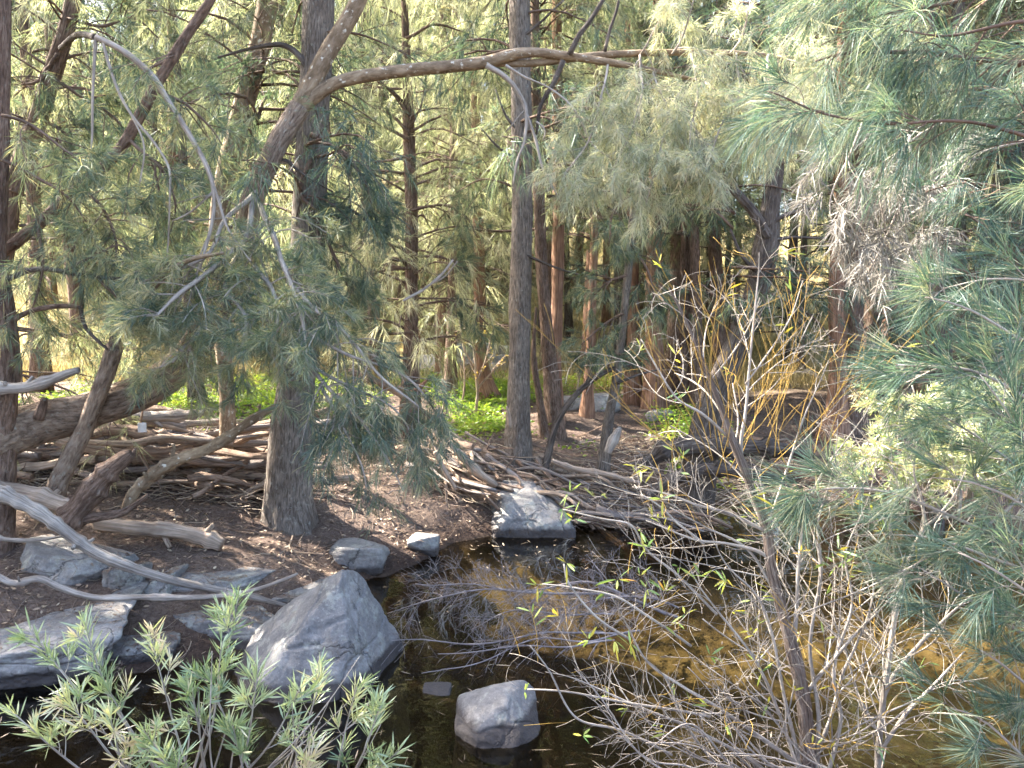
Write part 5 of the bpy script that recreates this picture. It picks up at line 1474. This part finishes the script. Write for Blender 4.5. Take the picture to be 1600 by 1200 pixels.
    for mat in ('wood_grey', 'wood_brown', 'wood_pale'):
        shapes[mat] = []
        for k in range(7):
            K = 12
            s = np.linspace(-0.5, 0.5, K)
            a1, a2 = r.uniform(0.02, 0.07, 2)
            p = np.stack([s, a1 * np.sin(s * r.uniform(3, 7) + k), a2 * np.sin(s * r.uniform(3, 6) + 2 * k)], -1)
            rad = 0.02 * (1.1 - 0.55 * (s + 0.5)) * r.uniform(0.8, 1.2)
            mb = MB()
            tubes(mb, p[None], rad[None], 7, 0.16, k, ridge=0.08)
            if k % 2 == 0:
                q1, R1 = side_shoots(p[None], rad[None], r, 2, 0.3, 0.8, 0.28, 0.7, 0.2, 0, 6, wig=0.05, rscale=0.6)
                tubes(mb, q1, R1, 5, 0.1, k)
            shapes[mat].append(mb.mesh('driftwood_stick', mat))
    first = set()

    def stick(x, y, z, az, el, L, thick, label, group):
        mat = ('wood_grey', 'wood_brown', 'wood_pale')[int(r.choice(3, p=[0.4, 0.35, 0.25]))]
        o = bpy.data.objects.new('driftwood_stick', shapes[mat][int(r.integers(0, 7))])
        COL.objects.link(o)
        o.location = (x, y, z)
        o.rotation_euler = (r.uniform(0, 6.28), -el, az)
        o.scale = (L, thick, thick)
        o.rotation_mode = 'XYZ'
        tag(o, label, 'stick', group)

    # central pile: sticks sloping from upper left down to the pool on the right
    for k in range(160):
        s = r.random()
        u = r.random()
        x = -0.95 + 3.1 * s + r.normal(0, 0.15)
        y = 10.15 - 0.25 * s - 0.9 * (u - 0.3) + r.normal(0, 0.12)
        hh = 0.45 * math.exp(-((s - 0.25) / 0.35) ** 2) * (1 - abs(u - 0.5)) + 0.06
        z = max(H(x, y), 0.0) + r.random() * hh + 0.02
        az = math.radians(-25 + r.normal(0, 18))
        el = -0.16 + r.normal(0, 0.12)
        stick(x, y, z, az, el, r.uniform(0.5, 1.7), r.uniform(0.45, 1.1) if r.random() < 0.8 else r.uniform(1.2, 2.4), 'driftwood stick in the flood pile under the central trunk', 'driftwood sticks of the central pile')
    # left pile
    for k in range(72):
        s = r.random()
        u = r.random()
        x = -6.3 + 3.4 * s
        y = 8.3 + 1.3 * u + r.normal(0, 0.1)
        z = H(x, y) + r.random() * (0.85 - 0.35 * s) * math.sin(math.pi * min(1, u + 0.35)) + 0.03
        az = math.radians(r.normal(-5, 22))
        el = r.normal(0, 0.14)
        stick(x, y, z, az, el, r.uniform(0.6, 1.9), r.uniform(0.6, 1.6) if r.random() < 0.7 else r.uniform(1.8, 3.4), 'driftwood stick in the heap behind the bent trunk at left', 'driftwood sticks of the left heap')
    logs = []
    for k in range(6):
        K = 16
        s = np.linspace(-0.5, 0.5, K)
        p = np.stack([s * 1.6, 0.05 * np.sin(s * r.uniform(3, 7) + k), 0.04 * np.sin(s * r.uniform(3, 6) + 2 * k)], -1)
        rad = 0.055 * (1.05 - 0.35 * (s + 0.5)) * r.uniform(0.8, 1.2) * (1 + 0.2 * np.sin(s * 23 + k) * (r.random(K) > 0.6))
        mb = MB()
        tubes(mb, p[None], rad[None], 12, 0.2, k, ridge=0.2)
        logs.append(mb.mesh('driftwood_log', ('wood_brown', 'wood_grey', 'wood_pale')[k % 3]))
    for k in range(84):
        s = r.random()
        x = -6.2 + 3.6 * s
        y = 8.25 + 1.2 * r.random()
        z = H(x, y) + r.random() * (0.95 - 0.4 * s) + 0.03
        o = bpy.data.objects.new('driftwood_log', logs[int(r.integers(0, 6))])
        COL.objects.link(o)
        o.location = (x, y, z)
        o.rotation_euler = (r.uniform(0, 6.28), r.normal(0, 0.13), math.radians(r.normal(-4, 20)))
        sc = r.uniform(0.55, 1.15)
        o.scale = (sc, r.uniform(0.5, 1.1), r.uniform(0.5, 1.1))
        tag(o, 'weathered log stacked in the heap behind the bent trunk at left', 'log', 'weathered logs of the left heap')
    planks = []
    for k in range(5):
        K = 14
        s = np.linspace(-0.5, 0.5, K)
        p = np.stack([s, 0.03 * np.sin(s * r.uniform(3, 7) + k), 0.02 * np.sin(s * 5 + 2 * k)], -1)
        rad = 0.05 * (1 - 0.5 * np.abs(s) ** 2) * r.uniform(0.8, 1.2, K)
        mb = MB()
        tubes(mb, p[None], rad[None], 12, 0.35, k, ridge=0.4)
        planks.append(mb.mesh('split_plank', ('wood_brown', 'wood_pale', 'wood_grey')[k % 3]))
    for k in range(44):
        s = abs(r.normal(0, 0.4))
        x = -1.0 + 2.6 * min(s, 1)
        y = 10.0 - 0.3 * s + r.normal(0, 0.25)
        o = bpy.data.objects.new('split_plank', planks[int(r.integers(0, 5))])
        COL.objects.link(o)
        o.location = (x, y, max(H(x, y), 0) + r.uniform(0.05, 0.42) * (1 - 0.5 * min(s, 1)))
        o.rotation_euler = (r.uniform(0, 6.28), 0.30 + r.normal(0, 0.16), math.radians(-38 + r.normal(0, 18)))
        o.scale = (r.uniform(0.5, 1.4), r.uniform(0.5, 1.0), r.uniform(0.3, 0.6))
        tag(o, 'split plank of bark in the flood pile under the central trunk', 'wood', 'split planks of the central pile')
    # scattered along the right bank and behind
    for k in range(30):
        x = r.uniform(1.0, 4.6)
        y = r.uniform(10.3, 12.6)
        z = max(H(x, y), 0) + 0.03
        stick(x, y, z, math.radians(r.normal(0, 35)), r.normal(0, 0.08), r.uniform(0.4, 1.5), r.uniform(0.4, 1.2), 'driftwood stick strewn on the far bank around the forked trunk', 'driftwood sticks on the far bank')
    for k in range(24):
        x = r.uniform(-3.2, -1.0)
        y = r.uniform(7.0, 10.2)
        if creek_sd(np.array([x]), np.array([y]))[0] < 0.3:
            continue
        stick(x, y, H(x, y) + 0.015, r.uniform(0, 6.28), 0.0, r.uniform(0.3, 0.9), r.uniform(0.2, 0.5), 'thin stick lying on the bare bank near the grey trunk', 'thin sticks on the bank by the grey trunk')


# ------------------------------------------------------------------ ground cover
def build_stuff():
    r = np.random.default_rng(99)
    # leaf and needle litter on the bank
    mb = MB()
    n = 110000
    x = r.uniform(-8, 6, n)
    y = r.uniform(5.0, 17.5, n)
    d = creek_sd(x, y)
    k = d > 0.08
    x, y = x[k], y[k]
    z = height(x, y) + 0.008
    n = len(x)
    az = r.uniform(0, 6.28, n)
    dr = np.stack([np.cos(az), np.sin(az), r.normal(0.05, 0.08, n)], -1)
    needles(mb, np.stack([x, y, z], -1), dr, r.uniform(0.06, 0.2, n), 0.005, 0.0, np.clip(r.normal(0.35, 0.2, n), 0, 0.8), r, 1, flat=np.array([[0.1, 0.1, 1.0]]).repeat(n, 0))
    n = 15000
    x = r.uniform(-8, 5, n)
    y = r.uniform(5.2, 12.5, n)
    d = creek_sd(x, y)
    k = (d > 0.03) & (fbm(np.stack([x, y, 0 * x], -1) * 0.8, 3) > -0.5)
    x, y = x[k], y[k]
    z = height(x, y) + 0.015
    n = len(x)
    az = r.uniform(0, 6.28, n)
    dr = np.stack([np.cos(az), np.sin(az), r.normal(0.1, 0.2, n)], -1)
    needles(mb, np.stack([x, y, z], -1), dr, r.uniform(0.03, 0.07, n), r.uniform(0.012, 0.028, n), 0.0, np.clip(r.normal(0.7, 0.2, n), 0, 1), r, 3, flat=norm(np.array([[0, 0, 1.0]]) + r.normal(0, 0.35, (n, 3))))
    n = 3800
    x = r.uniform(-7, 5, n)
    y = r.uniform(5.2, 13.5, n)
    k = creek_sd(x, y) > 0.05
    x, y = x[k], y[k]
    n = len(x)
    s = np.linspace(-0.5, 0.5, 6)
    az = r.uniform(0, 6.28, n)
    ln = r.uniform(0.08, 0.45, n) * r.uniform(0.4, 1, n)
    bend = r.normal(0, 0.12, n)
    qx = x[:, None] + ln[:, None] * (np.cos(az)[:, None] * s - np.sin(az)[:, None] * bend[:, None] * (1 - 4 * s ** 2))
    qy = y[:, None] + ln[:, None] * (np.sin(az)[:, None] * s + np.cos(az)[:, None] * bend[:, None] * (1 - 4 * s ** 2))
    qz = height(qx.ravel(), qy.ravel()).reshape(qx.shape) + 0.012
    t0 = len(mb.t)
    tubes(mb, np.stack([qx, qy, qz], -1), (r.uniform(0.0015, 0.006, n)[:, None] * np.linspace(1, 0.5, 6)), 4, cap=False)
    mb.t[-1] = np.repeat(np.clip(r.normal(0.45, 0.25, n), 0.05, 1), 24).astype(np.float32)
    from mathutils.bvhtree import BVHTree
    for o in list(COL.objects):
        if o.name.split('.')[0] not in ('bedrock_slab', 'stone', 'boulder') or o.location.y > 9 or o.location.x > 0:
            continue
        V = np.empty(len(o.data.vertices) * 3)
        o.data.vertices.foreach_get('co', V)
        V = V.reshape(-1, 3) + np.array(o.location)
        bv = BVHTree.FromPolygons([tuple(q) for q in V], [tuple(p.vertices) for p in o.data.polygons])
        n = {'bedrock_slab': 900, 'boulder': 60, 'stone': 60}[o.name.split('.')[0]]
        lo, hi = V.min(0), V.max(0)
        pos, nor = [], []
        for px_, py_ in r.uniform(lo[:2], hi[:2], (n, 2)):
            hit = bv.ray_cast(Vector((px_, py_, hi[2] + 0.5)), Vector((0, 0, -1)))
            if hit[0] is None or hit[1].z < 0.75 or hit[0].z < 0.05 or vnoise(np.array([[px_ * 3, py_ * 3, 1.0]]))[0] < 0.02 + 0.5 * r.random():
                continue
            pos.append(hit[0][:])
            nor.append(hit[1][:])
        if not pos:
            continue
        pos, nor = np.array(pos), np.array(nor)
        m = len(pos)
        dr = perp_rand(nor, r)
        big = r.random(m) < 0.12
        needles(mb, pos + nor * 0.006, dr, np.where(big, r.uniform(0.03, 0.06, m), r.uniform(0.06, 0.18, m)), np.where(big, 0.02, 0.0045), 0.0, np.clip(r.normal(0.4, 0.22, m), 0, 1), r, 1, flat=nor)
    tag(mb.build('leaf_litter', 'litter'), 'brown needle and leaf litter over the bank', kind='stuff')
    mb = MB()
    for x0, x1, y0, y1, hm, n, az0, el0 in ((-1.1, 2.6, 9.45, 11.0, 0.36, 1400, -28, -0.16), (-6.4, -2.4, 8.1, 9.8, 0.55, 1100, -5, 0.0), (1.2, 5.0, 10.6, 12.6, 0.12, 600, 0, 0.0), (-8.0, -1.5, 9.6, 13.0, 0.15, 1300, 0, 0.0)):
        u = r.random(n)
        x = x0 + (x1 - x0) * u
        y = r.uniform(y0, y1, n)
        s = np.linspace(-0.5, 0.5, 7)
        az = np.radians(az0 + r.normal(0, 32, n))
        el = el0 + r.normal(0, 0.22, n)
        ln = r.uniform(0.2, 0.9, n)
        z = np.maximum(height(x, y), 0) + 0.02 + hm * r.random(n) * np.sin(np.pi * np.clip((y - y0) / (y1 - y0), 0.05, 0.95)) * (1.1 - 0.6 * u)
        b1, b2 = r.normal(0, 0.08, n), r.normal(0, 0.06, n)
        q = np.stack([x[:, None] + ln[:, None] * (np.cos(az)[:, None] * s - (np.sin(az) * b1)[:, None] * np.sin(s * 6)),
                      y[:, None] + ln[:, None] * (np.sin(az)[:, None] * s + (np.cos(az) * b1)[:, None] * np.sin(s * 6)),
                      z[:, None] + ln[:, None] * (np.sin(el)[:, None] * s + b2[:, None] * np.cos(s * 5))], -1)
        tubes(mb, q, r.uniform(0.002, 0.009, n)[:, None] * np.linspace(1, 0.5, 7), 4, cap=False)
        mb.t[-1] = np.repeat(np.clip(r.normal(0.62, 0.25, n), 0.05, 1), 28).astype(np.float32)
    tag(mb.build('twig_debris', 'litter'), 'fine twigs and bark shreds caught in the flood piles', kind='stuff')
    # bright herbs in the clearing
    mb = MB()
    n = 120000
    x = r.uniform(-9.0, 4.5, n)
    y = r.uniform(11.3, 19.5, n)
    m = fbm(np.stack([x * 0.55, y * 0.35, 0 * x], -1) + 3.3, 3)
    px = 800 + 1200 * x / y
    w = np.exp(-((px - 745) / 75) ** 2) * 1.45 + 0.25 * np.exp(-((px - 930) / 90) ** 2) * (y > 12.6) + 0.3 * (x < -2.5) * (y > 12.5)
    k = m * 1.3 + w + r.normal(0, 0.3, n) > 0.82
    x, y = x[k], y[k]
    n = len(x)
    hh = r.uniform(0.0, 0.30, n) * np.clip(0.5 + 0.8 * fbm(np.stack([x * 1.7, y * 1.7, 0 * x], -1), 2), 0.1, 1.3)
    z = height(x, y) + hh
    az = r.uniform(0, 6.28, n)
    dr = np.stack([np.cos(az), np.sin(az), r.normal(0.3, 0.3, n)], -1)
    needles(mb, np.stack([x, y, z], -1), dr, r.uniform(0.03, 0.10, n), r.uniform(0.015, 0.05, n), 0.2, np.clip(0.5 + 0.3 * fbm(np.stack([x * 2, y * 2, 0 * x + 4], -1), 2) + r.normal(0, 0.15, n), 0, 1), r, 3, flat=norm(np.array([[0, 0, 1.0]]) + r.normal(0, 0.6, (n, 3))))
    tag(mb.build('ground_cover', 'leaf_herb'), 'bright green herbs in the sunny clearing', kind='stuff')
    # dry grass on the hill behind
    mb = MB()
    n = 70000
    y = 18 + 40 * r.random(n) ** 1.3
    x = r.uniform(-0.85, 0.85, n) * y
    z = height(x, y) - 0.02
    dr = norm(np.stack([r.normal(0, 0.3, n), r.normal(0, 0.3, n), np.ones(n)], -1))
    needles(mb, np.stack([x, y, z], -1), dr, r.uniform(0.3, 0.8, n), 0.02, 0.15, np.clip(r.normal(0.5, 0.25, n), 0, 1), r, 1)
    tag(mb.build('dry_grass', 'grass_dry'), 'pale dry grass on the hill behind the stand', kind='stuff')
    # floating leaves and specks
    mb = MB()
    n = 900
    x = r.uniform(-3.4, 3.8, n)
    y = r.uniform(4.2, 9.0, n)
    k = creek_sd(x, y) < -0.1
    x, y = x[k], y[k]
    n = len(x)
    az = r.uniform(0, 6.28, n)
    dr = np.stack([np.cos(az), np.sin(az), 0 * az], -1)
    needles(mb, np.stack([x, y, 0 * x + 0.004], -1), dr, np.where(r.random(n) < 0.6, r.uniform(0.05, 0.14, n), r.uniform(0.012, 0.05, n)), np.where(r.random(n) < 0.6, 0.0025, r.uniform(0.006, 0.012, n)), 0.0, np.clip(r.normal(0.8, 0.15, n), 0, 1), r, 3, flat=np.array([[0, 0, 1.0]]).repeat(n, 0))
    tag(mb.build('floating_leaves', 'litter'), 'scattered leaves floating on the dark pool', kind='stuff')


def build_small_plants():
    r = np.random.default_rng(123)
    # golden leaved sapling in the clearing
    foot = G(742, 650)
    t = empty('golden_sapling', foot, 'thin sapling with golden leaves in the sun left of the central trunk', 'sapling')
    st, lf = MB(), MB()
    Y = foot[1]
    for k, pts in enumerate([[(742, 655, 6), (745, 600, 5), (742, 540, 4), (736, 500, 2)], [(745, 600, 4), (760, 550, 3), (770, 510, 2)], [(743, 580, 4), (725, 540, 3), (715, 500, 2)], [(745, 610, 4), (768, 580, 3), (785, 560, 2)]]):
        p, rad = line(pts, Y)
        q, rr = tubes_line(st, p, rad, 5, 0.05, 0.1, 0, k, wig=0.03)
        A, B = resample(q, rr, 8)
        q1, R1 = side_shoots(A[None], B[None], r, 7, 0.3, 1, 0.3, 0.8, 0.3, 0.1, 5)
        tubes(st, q1, np.clip(R1, 0.004, 0.01), 3, cap=False)
        tufts(lf, q1, r, 4, 0.06, 0.03, 0.9, 0.3, 0.3, 0.5, 0.2, seg=3)
    st.build('stem', 'wood_pale', t)
    lf.build('leaves', 'leaf_gold', t)
    foot = G(1140, 600)
    t = empty('flowering_shrub', foot, 'shrub with small yellow flowers behind the dark forked trunk', 'shrub')
    st, lf, fl = MB(), MB(), MB()
    Y = foot[1] - 2
    for k, pts in enumerate([[(1140, 640, 6), (1135, 560, 5), (1140, 500, 4), (1142, 455, 2)], [(1138, 600, 4), (1120, 540, 3), (1112, 490, 2)], [(1138, 590, 4), (1160, 530, 3), (1168, 480, 2)]]):
        p, rad = line(pts, Y)
        q, rr = tubes_line(st, p, rad, 5, 0.05, 0.1, 0, k, wig=0.03)
        A, B = resample(q, rr, 8)
        q1, R1 = side_shoots(A[None], B[None], r, 9, 0.3, 1, 0.35, 0.8, 0.3, 0.1, 5)
        tubes(st, q1, np.clip(R1, 0.004, 0.01), 3, cap=False)
        tufts(lf, q1, r, 8, 0.12, 0.04, 0.9, 0.3, 0.2, 0.3, 0.2, seg=3)
        tufts(fl, q1, r, 2, 0.08, 0.07, 0.9, 0.0, 0.7, 0.9, 0.1, seg=3)
    st.build('stem', 'twig_brown', t)
    lf.build('leaves', 'fol_olive', t)
    fl.build('flowers', 'leaf_gold', t)
    # slender bare stems standing in the clearing
    for k, (px, py, h, lab) in enumerate([(690, 650, 90, 'bare thin stem at the left of the green patch'), (720, 640, 80, 'bare forked stem in the middle of the green patch'), (898, 640, 60, 'thin bare stem between the grey rocks and orange trunk')]):
        g = G(px, py)
        t = empty('bare_sapling', g, lab, 'sapling')
        mb = MB()
        p, rad = line([(px, py, 4), (px + 4, py - h * 0.5, 3), (px - 3 + 6 * k, py - h, 2)], g[1])
        q, rr = tubes_line(mb, p, rad, 5, 0.06, 0.1, 0, k, wig=0.03)
        A, B = resample(q, rr, 8)
        q1, R1 = side_shoots(A[None], B[None], r, 7, 0.3, 1, 0.4, 0.7, 0.4, 0.0, 5)
        tubes(mb, q1, np.clip(R1, 0.004, 0.01), 3, cap=False)
        mb.build('stem', 'wood_pale', t)


# ------------------------------------------------------------------ light, camera
def build_light():
    el, az = math.radians(SUN_EL), math.radians(SUN_AZ)   # azimuth clockwise from the view direction
    d = Vector((math.sin(az) * math.cos(el), math.cos(az) * math.cos(el), math.sin(el)))
    l = bpy.data.lights.new('sun', 'SUN')
    l.energy = 5.0
    l.angle = math.radians(0.5)
    l.color = (1.0, 0.92, 0.80)
    o = bpy.data.objects.new('sun', l)
    COL.objects.link(o)
    o.rotation_mode = 'QUATERNION'
    o.rotation_quaternion = d.to_track_quat('Z', 'Y')
    o.location = (-10, 20, 30)
    w = bpy.data.worlds.new('World')
    SC.world = w
    w.use_nodes = True
    nt = w.node_tree
    nt.nodes.clear()
    s = nd(nt, 'ShaderNodeTexSky', sky_type='NISHITA')
    s.sun_disc = False
    s.sun_elevation = el
    s.sun_rotation = az
    s.dust_density = 4.0
    b = nd(nt, 'ShaderNodeBackground')
    b.inputs[1].default_value = 0.125
    nt.links.new(s.outputs[0], b.inputs[0])
    out = nd(nt, 'ShaderNodeOutputWorld')
    nt.links.new(b.outputs[0], out.inputs[0])


def build_camera():
    c = bpy.data.cameras.new('camera')
    c.sensor_width = 36
    c.lens = 36 * F / 1600
    c.clip_start = 0.05
    c.clip_end = 3000
    o = bpy.data.objects.new('camera', c)
    COL.objects.link(o)
    o.location = (0, 0, CAMZ)
    o.rotation_euler = (math.pi / 2 - PITCH, 0, 0)
    SC.camera = o
    SC.view_settings.view_transform = 'Standard'
    SC.view_settings.look = 'None'
    SC.view_settings.gamma = 1
    SC.view_settings.exposure = EXPOSURE
    cy = SC.cycles
    cy.max_bounces = 6
    cy.diffuse_bounces = 4
    cy.glossy_bounces = 3
    cy.transmission_bounces = 4
    cy.transparent_max_bounces = 8
    cy.caustics_reflective = False
    cy.caustics_refractive = False
    cy.use_denoising = DENOISE
    cy.denoising_prefilter = 'FAST'


SUN_EL, SUN_AZ, EXPOSURE, DENOISE = 44.0, -66.0, 3.15, True
import time as _t
for fn in (build_camera, build_light, build_setting, build_rocks, build_variants, build_trees, build_background, build_right_foliage, build_bottlebrush, build_willow, build_water_brush,
           build_driftwood, build_stuff, build_small_plants):
    _a = _t.time()
    fn()
    print('TIME', fn.__name__, round(_t.time() - _a, 2))
